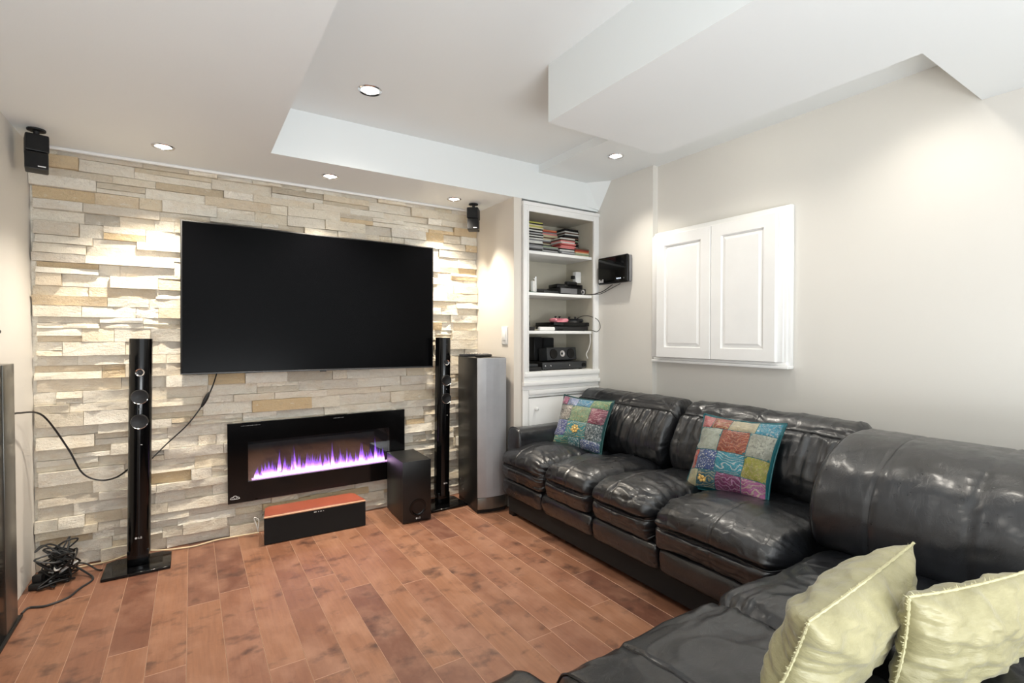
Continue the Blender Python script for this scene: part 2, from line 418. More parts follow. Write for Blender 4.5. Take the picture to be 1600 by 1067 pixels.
fr = tp.n('ShaderNodeLayerWeight', i_Blend=.12); mr = tp.n('ShaderNodeMapRange'); tp.l(fr.outputs['Fresnel'], mr.inputs[0])
mr.inputs[3].default_value = .30; mr.inputs[4].default_value = .6
tp.l(mr.outputs[0], mx.inputs[0]); tp.l(tr.outputs[0], mx.inputs[1]); tp.l(gl.outputs[0], mx.inputs[2]); tp.l(mx.outputs[0], tp.out.inputs[0])
b = newbm(); add_box(b, (iw0, .004, iz0), (iw1, .008, iz1)); obj('window_pane', b, tp.m, t)
# flames: tapered tongues behind the pane, emissive
tf = NT('flame'); oc = tf.n('ShaderNodeAttribute', attribute_name='height'); hh = oc.outputs['Fac']
em = tf.n('ShaderNodeEmission'); trn = tf.n('ShaderNodeBsdfTransparent'); mxf = tf.n('ShaderNodeMixShader')
tf.l(tf.ramp(hh, [(0, (1, .75, 1, 1)), (.2, (.9, .45, .95, 1)), (.42, (.32, .10, .85, 1)), (1, (.08, .03, .6, 1))]), em.inputs[0])
st = tf.ramp(hh, [(0, (1, 1, 1, 1)), (.3, (.45, .45, .45, 1)), (1, (.12, .12, .12, 1))])
ms = tf.n('ShaderNodeMath', operation='MULTIPLY'); ms.inputs[1].default_value = 5.5; tf.l(st, ms.inputs[0]); tf.l(ms.outputs[0], em.inputs[1])
al = tf.ramp(hh, [(0, (.95, .95, .95, 1)), (.45, (.7, .7, .7, 1)), (1, (0, 0, 0, 1))])
tf.l(al, mxf.inputs[0]); tf.l(trn.outputs[0], mxf.inputs[1]); tf.l(em.outputs[0], mxf.inputs[2]); tf.l(mxf.outputs[0], tf.out.inputs[0])
b = newbm(); hl = b.verts.layers.float.new('height'); rr = random.Random(5)
for k in range(64):
    fx = -.41 + .83 * (k + rr.random()) / 64; H = rr.uniform(.05, .14) * (1 - .45 * max(0, -.25 - fx) / .2) + (.06 if rr.random() < .16 else 0); wd = rr.uniform(.006, .012)
    fy = rr.uniform(.026, .042); prev = None; sw = rr.uniform(-.012, .012)
    for j in range(7):
        q = j / 6; rad = wd * (1 - q) ** .7 * (.6 + .8 * math.sin(PI * min(1, q + .3)))
        ring = []
        for a in range(6):
            v = b.verts.new((fx + sw * q * q + rad * math.cos(a * PI / 3), fy + .5 * rad * math.sin(a * PI / 3), iz0 + .006 + H * q)); v[hl] = q; ring.append(v)
        if prev:
            for a in range(6): b.faces.new((prev[a], prev[(a + 1) % 6], ring[(a + 1) % 6], ring[a]))
        prev = ring
o = obj('flames', b, tf.m, t); o['kind'] = 'stuff'
b = newbm(); add_box(b, (-.43, .018, iz0 + .0005), (.448, .046, iz0 + .006), .002, 1); obj('ember_strip', b, emit('ember_glow', (.80, .42, 1), 2.2), t)
b = newbm()       # emblem: three overlapping arches
for cx, rr_, cz in ((-.014, .011, 0), (0, .014, .004), (.015, .010, 0)):
    add_tube(b, [(cx + rr_ * math.cos(a), -.0012, cz + rr_ * math.sin(a)) for a in [PI * k / 6 for k in range(7)]], .0012, 5, 2)
add_tube(b, [(-.026, -.0012, 0), (0, -.0012, -.003), (.026, -.0012, 0)], .0014, 5, 3)
obj('emblem', b, M_PRINT, t, (-.525, 0, -.218))
for x0, nn in ((-.49, 9), (.06, 6)):
    b = newbm()
    for k in range(nn): add_box(b, (x0 + k * .012, -.0008, .226), (x0 + .0121 + k * .012 - (.004 if k % 2 else 0), 0, .2262 + (.003 if k % 2 else .0015)))
    obj('touch_mark', b, M_GREY, t)

# ------------------------------------------------------------------ slim tower speakers
def driver_ring(b, x, y, z, r, chrome=0): add_lathe(b, [(r * .80, .002), (r * .86, .006), (r * .96, .006), (r, .001)], 28, front_at(x, y, z), chrome, cap=False)
def tower(x, y, rz, lean, label):
    t = thing('tower_speaker', label, 'speaker', (x, y, 0), rz, 'slim tower speakers')
    b = newbm(); add_prism(b, [(-.146, -.125), (.146, -.125), (.146, .09), (.10, .125), (-.10, .125), (-.146, .09)], .001, .016, .003); obj('base_plate', b, M_GLOSS, t)
    b = newbm(); add_box(b, (-.048, -.03, .016), (.048, .03, .10), .006); obj('neck', b, M_GLOSS, t)
    b = newbm(); sec = [(-.051, .035), (.051, .035)] + [(.051 * math.cos(a), .005 - .05 * math.sin(a)) for a in [PI * k / 14 for k in range(15)]]
    add_prism(b, sec, .075, 1.232, .0)
    body = obj('body', b, M_GLOSS, t); body.rotation_euler = (0, lean, 0)
    yf = -.046
    b = newbm(); add_lathe(b, [(.0145, .002), (.020, .006), (.0205, .002), (.0215, -.004)], 28, front_at(0, yf, 1.052), cap=False); o = obj('tweeter_ring', b, M_CHROME, body)
    b = newbm(); add_lathe(b, [(.0005, .006), (.004, .005), (.007, .001), (.0145, .003)], 24, front_at(0, yf, 1.052), cap=False); obj('tweeter', b, M_DARKG, body)
    for zz in (.922, .79):
        b = newbm(); add_lathe(b, [(.0005, .000), (.012, .0), (.03, .005), (.036, .006), (.040, -.004)], 30, front_at(0, yf - .001, zz), cap=False); obj('woofer', b, M_BLACK, body)
        b = newbm(); add_tube(b, [(.037 * math.cos(a), yf - .0075, zz + .037 * math.sin(a)) for a in [R(200 + 14 * k) for k in range(11)]], .0016, 5, 2); obj('woofer_rim', b, M_CHROME, body)
    b = newbm(); add_lathe(b, [(.0001, 0), (.004, 0), (.004, .001)], 14, front_at(0, yf - .001, .858), cap=False); obj('indicator', b, M_GREY, body)
    b = newbm(); add_box(b, (.006, -.0465, .665), (.014, -.0445, .668)); obj('highlight_mark', b, M_PRINT, body)
    lettering('logo_text', 'LG', .014, M_PRINT, body, (.008, yf - .0012, .17), (R(90), 0, 0))
    b = newbm(); add_lathe(b, [(.0001, 0), (.0055, 0), (.0055, .001)], 16, front_at(-.009, yf - .0008, .17), cap=False); obj('logo_disc', b, M_PRINT, body)
    return t
tower(-.248, 3.362, 0, R(1.0), 'slim black tower speaker standing left of the television')
tower(1.543, 3.37, R(2), R(.8), 'slim black tower speaker between subwoofer and silver floor speaker')

# ------------------------------------------------------------------ silver fronted floor speaker
t = thing('floor_speaker', 'tall black floor speaker with a silver grille front beside the sofa arm', 'speaker', (1.662, 3.045, 0), R(-7))
b = newbm(); add_box(b, (.0, .012, .03), (.222, .40, 1.092), .004); obj('cabinet', b, M_VINYL, t)
b = newbm(); add_box(b, (.004, .016, .001), (.218, .396, .03)); obj('plinth', b, M_BLACK, t)
b = newbm(); add_prism(b, [(.002, .012), (.002, .0), (.06, -.012), (.111, -.016), (.162, -.012), (.22, 0), (.22, .012)], .115, 1.090, .0015); obj('grille', b, M_SILVER, t)
b = newbm(); add_prism(b, [(.002, .012), (.002, .0), (.06, -.012), (.111, -.016), (.162, -.012), (.22, 0), (.22, .012)], .032, .112, .0015); obj('bottom_panel', b, M_STEEL, t)
for zz in (.10, .16):
    b = newbm(); add_lathe(b, [(.0001, .002), (.004, .0015), (.005, 0)], 12, Matrix.Translation((0, .19 + zz, zz)) @ Matrix.Rotation(R(-90), 4, 'Y'), cap=False); obj('screw', b, M_CHROME, t)
# remotes on top of it
def slab(name, label, cat, loc, size, rz, mat, bev=.004, group=None):
    t = thing(name, label, cat, loc, rz, group)
    b = newbm(); add_box(b, (-size[0] / 2, -size[1] / 2, 0), (size[0] / 2, size[1] / 2, size[2]), bev); obj('body', b, mat, t); return t
def remote(label, loc, L, rz):
    t = slab('remote_control', label, 'remote', loc, (.045, L, .018), rz, M_BLACK, .005, 'remotes on the floor speaker')
    b = newbm()
    for i in range(3):
        for j in range(int(L / .022)): add_box(b, (-.014 + i * .011, -L / 2 + .012 + j * .02, .018), (-.008 + i * .011, -L / 2 + .019 + j * .02, .0205), .001, 1)
    obj('buttons', b, M_GREY, t)
remote('long black remote lying on the silver floor speaker, at its back', (1.745, 3.30, 1.093), .17, R(70))
remote('black remote lying across the front of the silver floor speaker', (1.775, 3.16, 1.093), .16, R(-62))
remote('short black remote at the right edge of the silver floor speaker', (1.845, 3.25, 1.093), .11, R(-20))

# ------------------------------------------------------------------ subwoofer
t = thing('subwoofer', 'black box subwoofer with a round port standing before the fireplace', 'speaker', (1.158, 3.148, 0), R(-2))
b = newbm(); add_box(b, (0, .014, .008), (.198, .348, .412), .003); obj('cabinet', b, M_VINYL, t)
b = newbm(); add_box(b, (.0, 0, .006), (.198, .0142, .412), .003); obj('front_panel', b, plain('satin_black', srgb(19, 19, 20), .33), t)
b = newbm(); add_lathe(b, [(.040, .0), (.048, .005), (.056, .004), (.058, 0)], 36, front_at(.105, -.0005, .098), cap=False); obj('port_rim', b, M_GLOSS, t)
b = newbm(); add_lathe(b, [(.0005, .0012), (.02, .001), (.041, .0008)], 30, front_at(.105, -.0002, .098), cap=False); obj('port_hole', b, plain('port_dark', srgb(4, 4, 5), .25), t)
for fx in (.02, .178):
    for fy in (.03, .33):
        b = newbm(); add_box(b, (fx - .012, fy - .012, 0), (fx + .012, fy + .012, .009), .002); obj('foot', b, M_BLACK, t)
lettering('logo_text', 'LG', .016, M_PRINT, t, (.112, -.0008, .027), (R(90), 0, 0))
b = newbm(); add_lathe(b, [(.0001, 0), (.006, 0), (.006, .001)], 16, front_at(.095, -.0003, .027), cap=False); obj('logo_disc', b, M_PRINT, t)

# ------------------------------------------------------------------ centre speaker on the floor
t = thing('center_speaker', 'long low speaker with cherry wood top lying below the fireplace', 'speaker', (.356, 3.298, 0))
pts = [(.0, .0), (.594, -.012), (.57, .15), (.545, .175), (.045, .178), (.02, .15)]
b = newbm(); add_prism(b, pts, .004, .163, .002); obj('cabinet', b, M_VINYL, t)
b = newbm(); add_prism(b, pts, .1635, .171, .002); obj('wood_top', b, M_CHERRY, t)
b = newbm(); add_prism(b, [(-.002, -.016), (.594, -.028), (.594, -.0125), (-.002, -.0005)], .004, .160, .002); obj('grille', b, M_CLOTH, t)
b = newbm(); add_prism(b, [(-.003, -.018), (.595, -.030), (.595, -.0125), (-.003, -.0005)], .1605, .1685, .002); obj('front_edge', b, plain('pale_wood_edge', srgb(205, 160, 130), .4), t)
b = newbm()
for q, wq in ((.275, .016), (.300, .006), (.312, .010), (.33, .004)): add_box(b, (q, -.0250, .147), (q + wq, -.0195, .151))
obj('badge', b, M_PRINT, t)

# ------------------------------------------------------------------ ceiling hung cube speakers
def sat(label, loc, rz, tw):
    t = thing('cube_speaker', label, 'speaker', loc, rz, 'small black cube speakers')
    b = newbm(); add_lathe(b, [(.035, 0), (.035, -.008), (.012, -.010), (.010, -.035), (.001, -.036)], 20, cap=False); obj('ceiling_bracket', b, M_BLACK, t)
    for k, (zz, ang) in enumerate(((-.116, 0), (-.20, tw))):
        b = newbm(); add_box(b, (-.042, -.052, 0), (.042, .05, .081), .006); c = obj('speaker_cube', b, M_BLACK, t, (0, 0, zz), (0, 0, ang))
        b = newbm(); add_box(b, (-.039, -.0555, .004), (.039, -.050, .077), .003); obj('grille', b, M_CLOTH, c)
        if k == 1:
            b = newbm(); add_box(b, (.004, -.0572, .010), (.032, -.0550, .015)); obj('badge', b, M_PRINT, c)
    return t
sat('black double cube speaker hanging in the left corner by the stone wall', (-.612, 3.27, ZL), R(14), R(-4))
sat('black double cube speaker hanging in the right corner by the stone wall', (1.785, 3.33, ZL), R(-38), R(4))

# ------------------------------------------------------------------ light switch
t = thing('light_switch', 'white wall light switch on the niche side wall', 'switch', (XN, 3.12, 1.247), R(-90))
b = newbm(); add_box(b, (-.040, -.007, -.066), (.040, -.0005, .066), .003); obj('cover_plate', b, M_PWHITE, t)
b = newbm(); add_box(b, (-.018, -.011, -.034), (.018, -.006, .034), .002); obj('rocker', b, M_WHITE, t)

# ------------------------------------------------------------------ built-in bookcase
t = thing('bookcase', 'white built-in bookcase with open shelves and a lower door', 'bookcase', (2.0, 3.0, 0))
bx0, bx1 = .055, .676                       # opening (local x)
def pb(name, boxes, mat, bev=.002, parent=None):
    b = newbm()
    for lo, hi in boxes: add_box(b, lo, hi, bev)
    return obj(name, b, mat, parent or t)
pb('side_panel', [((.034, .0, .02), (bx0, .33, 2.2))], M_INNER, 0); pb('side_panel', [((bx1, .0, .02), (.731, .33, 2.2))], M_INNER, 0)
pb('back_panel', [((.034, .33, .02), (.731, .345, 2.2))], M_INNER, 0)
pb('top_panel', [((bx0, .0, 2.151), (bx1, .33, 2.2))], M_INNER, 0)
for zz in (1.87, 1.566, 1.283): pb('shelf', [((bx0 + .001, .006, zz - .022), (bx1 - .001, .329, zz))], M_WHITE)
pb('bottom_shelf', [((bx0, .0, .955), (bx1, .33, .983))], M_WHITE)
pb('casing', [((.006, -.016, .93), (bx0, .0, 2.20)), ((bx1, -.016, .93), (.731, 0, 2.20)), ((bx0, -.016, 2.149), (bx1, 0, 2.20)), ((.0, -.024, 2.19), (.731, 0, 2.215))], M_WHITE)
for lo_, hi_ in (((.002, -.024, .90), (.016, -.0, 2.19)), ((.040, -.021, .98), (.050, -.0155, 2.155)), ((.68, -.021, .98), (.69, -.0155, 2.155))): pb('casing_bead', [(lo_, hi_)], M_WHITE)
pb('sill_moulding', [((.010, -.030, .945), (.731, 0, .980)), ((.006, -.020, .912), (.731, 0, .945)), ((.0, -.036, .882), (.731, 0, .912)), ((.0, -.016, .85), (.731, 0, .882))], M_WHITE, .004)
pb('door_moulding', [((.0, -.018, .02), (.05, 0, .85)), ((.05, -.024, .815), (.731, 0, .85)), ((.05, -.014, .795), (.731, 0, .815))], M_WHITE, .004)
d = pb('door', [((.056, -.012, .06), (.725, .006, .79))], M_WHITE, .003)
b = newbm(); add_lathe(b, [(.006, 0), (.006, .012), (.015, .018), (.016, .026), (.010, .031), (.001, .032)], 18, front_at(.113, -.012, .712), cap=False); obj('knob', b, M_WHITE, d)
pb('plinth', [((.0, .0, .001), (.731, .02, .06))], M_WHITE)

# CD cases
CDC = {'black': srgb(28, 28, 30), 'grey': srgb(120, 122, 124), 'white': srgb(205, 205, 200), 'pink': srgb(214, 130, 128), 'red': srgb(150, 52, 44),
       'yellow green': srgb(176, 176, 84), 'cream': srgb(200, 190, 160), 'brown': srgb(92, 66, 52), 'orange': srgb(206, 124, 84), 'silver': srgb(160, 160, 160), 'sage': srgb(140, 156, 130)}
CDM = {}
def cd_mesh(col):
    if col not in CDM:
        b = newbm(); add_box(b, (-.071, -.0625, 0), (.071, .0625, .0096), .0012, 1)
        add_box(b, (-.0705, -.0632, .0030), (.0705, -.060, .0066)); CDM[col] = finish(b, 'cd_case', plain('cd_' + col.replace(' ', '_'), CDC[col], .25, noise_amt=.1))
    return CDM[col]
ORD = ['first', 'second', 'third', 'fourth', 'fifth', 'sixth', 'seventh', 'eighth', 'ninth', 'tenth', 'eleventh', 'twelfth', 'thirteenth', 'fourteenth', 'fifteenth', 'sixteenth', 'seventeenth', 'eighteenth', 'nineteenth', 'twentieth', 'twenty-first', 'twenty-second', 'twenty-third', 'twenty-fourth', 'twenty-fifth']
rc = random.Random(2)
def stack(x, y, cols, where, rz=0):
    n = len(cols)
    for k, c in enumerate(cols):
        o = obj('cd_case', cd_mesh(c), None, None, (x + rc.uniform(-.006, .006), y + rc.uniform(-.005, .005), 1.8703 + k * .0099), (0, 0, rz + R(rc.uniform(-2.5, 2.5))))
        tag(o, '%s disc case, %s up in the %s on the top shelf' % (c.replace('yellow green', 'lime'), ORD[k], where), 'disc case', 'disc cases on the top shelf')
stack(2.136, 3.085, ['grey', 'black', 'grey', 'silver', 'grey', 'black', 'white', 'white', 'grey', 'white', 'black', 'white', 'black', 'silver', 'black', 'white', 'black', 'cream', 'yellow green', 'cream', 'black', 'yellow green'], 'tall leftmost stack')
stack(2.282, 3.088, ['grey', 'silver', 'black', 'grey', 'sage'], 'low front stack')
stack(2.448, 3.088, ['grey', 'silver', 'grey', 'white', 'black', 'pink', 'pink', 'red', 'pink', 'white', 'pink', 'brown', 'white'], 'pink middle stack')
stack(2.590, 3.088, ['cream', 'sage', 'cream', 'orange', 'red', 'brown'], 'short rightmost stack')
stack(2.375, 3.222, ['grey', 'black', 'cream', 'grey', 'brown', 'black', 'grey', 'black', 'grey', 'cream', 'brown', 'grey', 'white', 'cream', 'brown', 'cream', 'cream', 'pink', 'grey', 'red', 'orange'], 'left back stack')
stack(2.592, 3.222, ['black', 'grey', 'black', 'brown', 'black', 'black', 'black', 'brown', 'black', 'grey', 'black', 'black', 'brown', 'black', 'sage', 'black', 'brown', 'black', 'black', 'white', 'brown', 'white', 'black', 'black'], 'dark back stack')

# second shelf ---------------------------------------------------------------
Z2 = 1.5662
t = thing('media_box', 'small black media box with a glossy front on the second shelf', 'media player', (2.51, 3.10, Z2), R(3))
b = newbm(); add_box(b, (-.135, -.06, .003), (.135, .10, .052), .004); obj('housing', b, M_BLACK, t)
b = newbm(); add_box(b, (-.13, -.063, .008), (.04, -.0595, .048), .002); obj('front_window', b, M_GREY, t)
b = newbm(); add_lathe(b, [(.010, 0), (.013, .006), (.019, .006), (.020, 0)], 24, front_at(.10, -.060, .027), cap=False); obj('dial', b, M_CHROME, t)
b = newbm(); add_box(b, (-.11, -.05, 0), (.11, .09, .003)); obj('foot', b, M_BLACK, t)
slab('disc_player', 'flat black player lying on the small media box', 'media player', (2.50, 3.12, Z2 + .0525), (.24, .13, .030), R(-5), M_GLOSS)
slab('game_camera', 'black sensor bar lying on top of the flat black player', 'camera', (2.545, 3.11, Z2 + .0828), (.11, .04, .028), R(6), M_BLACK, .008)
slab('router', 'flat dark grey router left of the media box on the second shelf', 'router', (2.30, 3.10, Z2 + .0003), (.16, .11, .022), R(6), M_DARKG)
slab('cable_box', 'thin black box leaning on the router on the second shelf', 'media player', (2.335, 3.20, Z2 + .0003), (.15, .06, .045), R(-8), M_BLACK)
for k, (dx, dy, h, lb) in enumerate(((2.17, 3.10, .095, 'white angular charger at the left of the second shelf'), (2.215, 3.14, .12, 'white plug adapter behind the angular charger'))):
    t = thing('charger', lb, 'charger', (dx, dy, Z2 + .0003), R(25 + 40 * k))
    b = newbm(); add_box(b, (-.017, -.012, 0), (.017, .012, h), .005); obj('body', b, M_PWHITE, t)
    b = newbm(); add_box(b, (-.006, -.010, h - .0005), (-.003, -.004, h + .012)); add_box(b, (.003, -.010, h - .0005), (.006, -.004, h + .012)); obj('prongs', b, M_CHROME, t)
slab('circuit_card', 'green circuit card lying at the left of the second shelf', 'card', (2.12, 3.06, Z2 + .0003), (.09, .06, .006), R(12), plain('green_board', srgb(36, 92, 76), .4), .001)
t = thing('wall_adapter', 'white plug adapter in the outlet at the right of the second shelf', 'adapter', (2.640, 3.16, 1.715), R(0))
b = newbm(); add_box(b, (-.020, -.025, -.04), (.035, .02, .05), .005); obj('body', b, M_PWHITE, t)
b = newbm(); add_box(b, (-.045, -.014, -.008), (-.0205, .014, .018), .003); obj('plug', b, M_BLACK, t)

# third shelf ----------------------------------------------------------------
Z3 = 1.2832
t = thing('game_console', 'black game console with a glossy lid on the third shelf', 'game console', (2.49, 3.15, Z3), R(-2))
b = newbm(); add_box(b, (-.165, -.125, .003), (.165, .13, .036), .004); obj('lower_body', b, M_BLACK, t)
b = newbm(); add_box(b, (-.172, -.13, .0365), (.172, .13, .068), .006); obj('lid', b, M_GLOSS, t)
b = newbm(); add_box(b, (-.14, -.11, 0), (.14, .12, .003)); obj('foot', b, M_BLACK, t)
def controller(label, loc, rz, mat):
    t = thing('game_controller', label, 'game controller', loc, rz, 'game controllers on the console')
    b = newbm(); vs = [(-.078, -.055), (-.056, -.050), (-.036, -.012), (.036, -.012), (.056, -.050), (.078, -.055), (.080, .0), (.062, .040), (.02, .034), (-.02, .034), (-.062, .040), (-.080, 0)]
    add_prism(b, vs, .004, .034, .010); obj('shell', b, mat, t)
    for sx in (-.025, .025):
        b = newbm(); add_lathe(b, [(.006, .0), (.006, .010), (.010, .012), (.010, .016), (.001, .017)], 14, Matrix.Translation((sx, .0, .0345)), cap=False); obj('thumb_stick', b, M_BLACK, t)
    b = newbm()
    for a in range(4): add_lathe(b, [(.004, 0), (.004, .004), (.0005, .005)], 10, Matrix.Translation((.052 + .011 * math.cos(a * PI / 2), .018 + .011 * math.sin(a * PI / 2), .0342)), cap=False)
    obj('buttons', b, M_GREY, t); return t
controller('pink game controller lying on the game console', (2.405, 3.10, Z3 + .0645), R(12), M_PINK)
controller('black game controller lying on the right of the game console', (2.568, 3.12, Z3 + .0645), R(-20), M_BLACK)
t = slab('game_remote', 'white rounded game remote at the front of the third shelf', 'game remote', (2.255, 3.045, Z3 + .0003), (.145, .036, .030), 0, M_PWHITE, .009)
b = newbm(); add_lathe(b, [(.005, 0), (.005, .002), (.0005, .003)], 12, Matrix.Translation((.03, 0, .030)), cap=False); obj('button', b, M_GREY, t)
slab('game_booklet', 'cream booklet lying in the middle of the third shelf', 'booklet', (2.26, 3.16, Z3 + .0003), (.12, .10, .014), R(20), plain('cream_paper', srgb(222, 218, 200), .7), .001)
slab('power_brick', 'black power brick at the left of the third shelf', 'power brick', (2.105, 3.055, Z3 + .0003), (.07, .05, .028), R(5), M_BLACK)
slab('usb_receiver', 'small black receiver on the edge of the third shelf', 'receiver', (2.37, 3.022, Z3 + .0003), (.045, .022, .012), R(0), M_GLOSS, .004)
# bottom shelf ---------------------------------------------------------------
Z4 = .9832
t = thing('disc_player', 'wide black disc player with a round knob on the bottom shelf', 'media player', (2.43, 3.17, Z4), R(-1))
b = newbm(); add_box(b, (-.215, -.135, .006), (.215, .13, .062), .004); obj('housing', b, M_BLACK, t)
b = newbm(); add_box(b, (-.213, -.139, .010), (.213, -.1345, .058), .002); obj('front_panel', b, M_DARKG, t)
b = newbm(); add_lathe(b, [(.018, 0), (.018, .010), (.015, .013), (.001, .013)], 24, front_at(.180, -.1392, .034), cap=False); obj('volume_knob', b, M_GLOSS, t)
b = newbm()
for bx_ in (-.19, -.14, .04): add_lathe(b, [(.006, 0), (.006, .003), (.0005, .004)], 14, front_at(bx_, -.1392, .034), cap=False)
obj('buttons', b, M_CHROME, t)
for fx in (-.18, .18):
    for fy in (-.1, .1):
        b = newbm(); add_lathe(b, [(.014, 0), (.014, .006)], 14, Matrix.Translation((fx, fy, 0))); obj('foot', b, M_BLACK, t)
t = thing('shelf_speaker', 'small dark centre speaker with silver tweeter on the disc player', 'speaker', (2.435, 3.122, Z4 + .063), R(4)); t.rotation_euler = (R(-7), 0, R(4))
b = newbm(); add_box(b, (-.155, -.045, .006), (.155, .06, .105), .006); obj('cabinet', b, M_DARKG, t)
b = newbm(); add_lathe(b, [(.010, .001), (.019, .005), (.025, .005), (.026, 0)], 28, front_at(0, -.045, .055), cap=False); obj('tweeter_ring', b, M_CHROME, t)
b = newbm(); add_lathe(b, [(.0005, .005), (.005, .004), (.0105, .001)], 20, front_at(0, -.045, .055), cap=False); obj('tweeter', b, M_BLACK, t)
for sx in (-.09, .09):
    b = newbm(); add_lathe(b, [(.0005, .001), (.020, .002), (.034, .005), (.037, .005), (.039, 0)], 28, front_at(sx, -.045, .055), cap=False); obj('woofer', b, M_GLOSS, t)
for lb, lx, ly, sz, rz in (('black satellite speaker standing behind the small centre speaker', 2.29, 3.255, .25, 14), ('black angled satellite speaker right of the other satellite', 2.415, 3.26, .245, -12)):
    t = thing('satellite_speaker', lb, 'speaker', (lx, ly, Z4 + .0625), R(rz))
    b = newbm(); add_prism(b, [(-.048, -.045), (.048, -.045), (.03, .045), (-.03, .045)], .0, sz - .06, .006); obj('cabinet', b, M_BLACK, t)
    b = newbm(); add_box(b, (-.042, -.050, .006), (.042, -.0452, sz - .068), .002); obj('grille', b, M_CLOTH, t)
slab('switch_box', 'small black box at the left of the bottom shelf', 'media player', (2.125, 3.06, Z4 + .0003), (.13, .09, .03), R(3), M_BLACK)
slab('adapter_box', 'smaller grey box stacked on the black box of the bottom shelf', 'adapter', (2.125, 3.075, Z4 + .0308), (.10, .07, .022), R(-6), M_DARKG)

# ------------------------------------------------------------------ modem on the right wall
t = thing('modem', 'black modem with grey rim mounted on the wall beside the bookcase', 'modem', (XB, 2.775, 1.745), R(-90))
t.rotation_euler = (0, R(0), R(-90))
b = newbm(); add_box(b, (-.158, -.062, -.104), (.158, -.034, .104), .012, 3); obj('front_shell', b, M_GLOSS, t)
b = newbm(); add_box(b, (-.155, -.0338, -.100), (.158, -.006, .100), .010, 3); obj('back_shell', b, M_GREY, t)
b = newbm(); add_box(b, (-.08, -.006, -.05), (.08, -.0002, .05)); obj('wall_plate', b, M_BLACK, t)
lettering('logo_text', 'Bell', .036, M_PRINT, t, (-.118, -.0625, -.078), (R(90), 0, 0))
for k in range(3):
    b = newbm(); add_lathe(b, [(.0001, .001), (.0052, .001), (.0052, 0)], 12, front_at(.055 + k * .017, -.0620, -.070), cap=False); obj('status_light', b, emit('status_led', (.75, .85, 1), 1.2), t)
b = newbm(); add_lathe(b, [(.0001, .001), (.005, .001), (.005, 0)], 12, front_at(.125, -.0620, -.072), cap=False); obj('button', b, M_GREY, t)

# ------------------------------------------------------------------ white wall cabinet
t = thing('wall_cabinet', 'white two-door panelled cabinet mounted on the right wall', 'cabinet', (XM, 1.94, 1.515), R(-90))
# local x = -world y (left door = farther), local y = world x
L0, L1, Zb, Zt = -.4905, .470, -.445, .452
b = newbm()
for d0, ins in ((.030, 0), (.046, .016), (.058, .030)):
    add_box(b, (L0, -d0, Zb + ins), (L1 - ins, -.0003 if ins == 0 else -.028, Zt - ins), .003)
obj('frame', b, M_WHITE, t)
b = newbm(); add_box(b, (L0 + .0005, -.064, Zb - .006), (L1 + .002, -.0003, Zb + .012), .004); add_box(b, (L0 + .01, -.052, Zb + .012), (L1 - .012, -.02, Zb + .028), .003); obj('bottom_ledge', b, M_WHITE, t)
def panel_door(x0, x1, z0, z1):
    m = .070; px0, px1, pz0, pz1 = x0 + m, x1 - m, z0 + m, z1 - m
    b = newbm(); F_ = -.084; K_ = -.0585
    O = [(x0, z0), (x1, z0), (x1, z1), (x0, z1)]; I = [(px0, pz0), (px1, pz0), (px1, pz1), (px0, pz1)]; c_ = .003
    Oc = [(x0 + c_, z0 + c_), (x1 - c_, z0 + c_), (x1 - c_, z1 - c_), (x0 + c_, z1 - c_)]
    I2 = [(px0 + .006, pz0 + .006), (px1 - .006, pz0 + .006), (px1 - .006, pz1 - .006), (px0 + .006, pz1 - .006)]
    rings = [(O, K_), (O, F_ + c_), (Oc, F_), (I, F_), (I2, F_ + .012), (I2, K_ + .004)]
    VR = [[b.verts.new((x, y, z)) for x, z in r] for r, y in rings]
    for p, q in zip(VR, VR[1:]):
        for k in range(4): b.faces.new((p[k], p[(k + 1) % 4], q[(k + 1) % 4], q[k]))
    b.faces.new(VR[0][::-1])
    d = obj('door', b, M_WHITE, t, angle=20)
    b = newbm()       # raised field with a sloped border, set in the frame behind a groove
    def rect(i): return [(px0 + i, pz0 + i), (px1 - i, pz0 + i), (px1 - i, pz1 - i), (px0 + i, pz1 - i)]
    VR = [[b.verts.new((x, y, z)) for x, z in rect(i)] for i, y in ((.0065, -.064), (.0065, -.071), (.012, -.0715), (.030, -.082))]
    for p, q in zip(VR, VR[1:]):
        for k in range(4): b.faces.new((p[k], p[(k + 1) % 4], q[(k + 1) % 4], q[k]))
    b.faces.new(VR[0][::-1]); b.faces.new(VR[-1])
    obj('panel_field', b, M_WHITE, d, angle=15)
panel_door(-.430, -.0022, Zb + .030, Zt - .040); panel_door(.0022, .412, Zb + .030, Zt - .040)

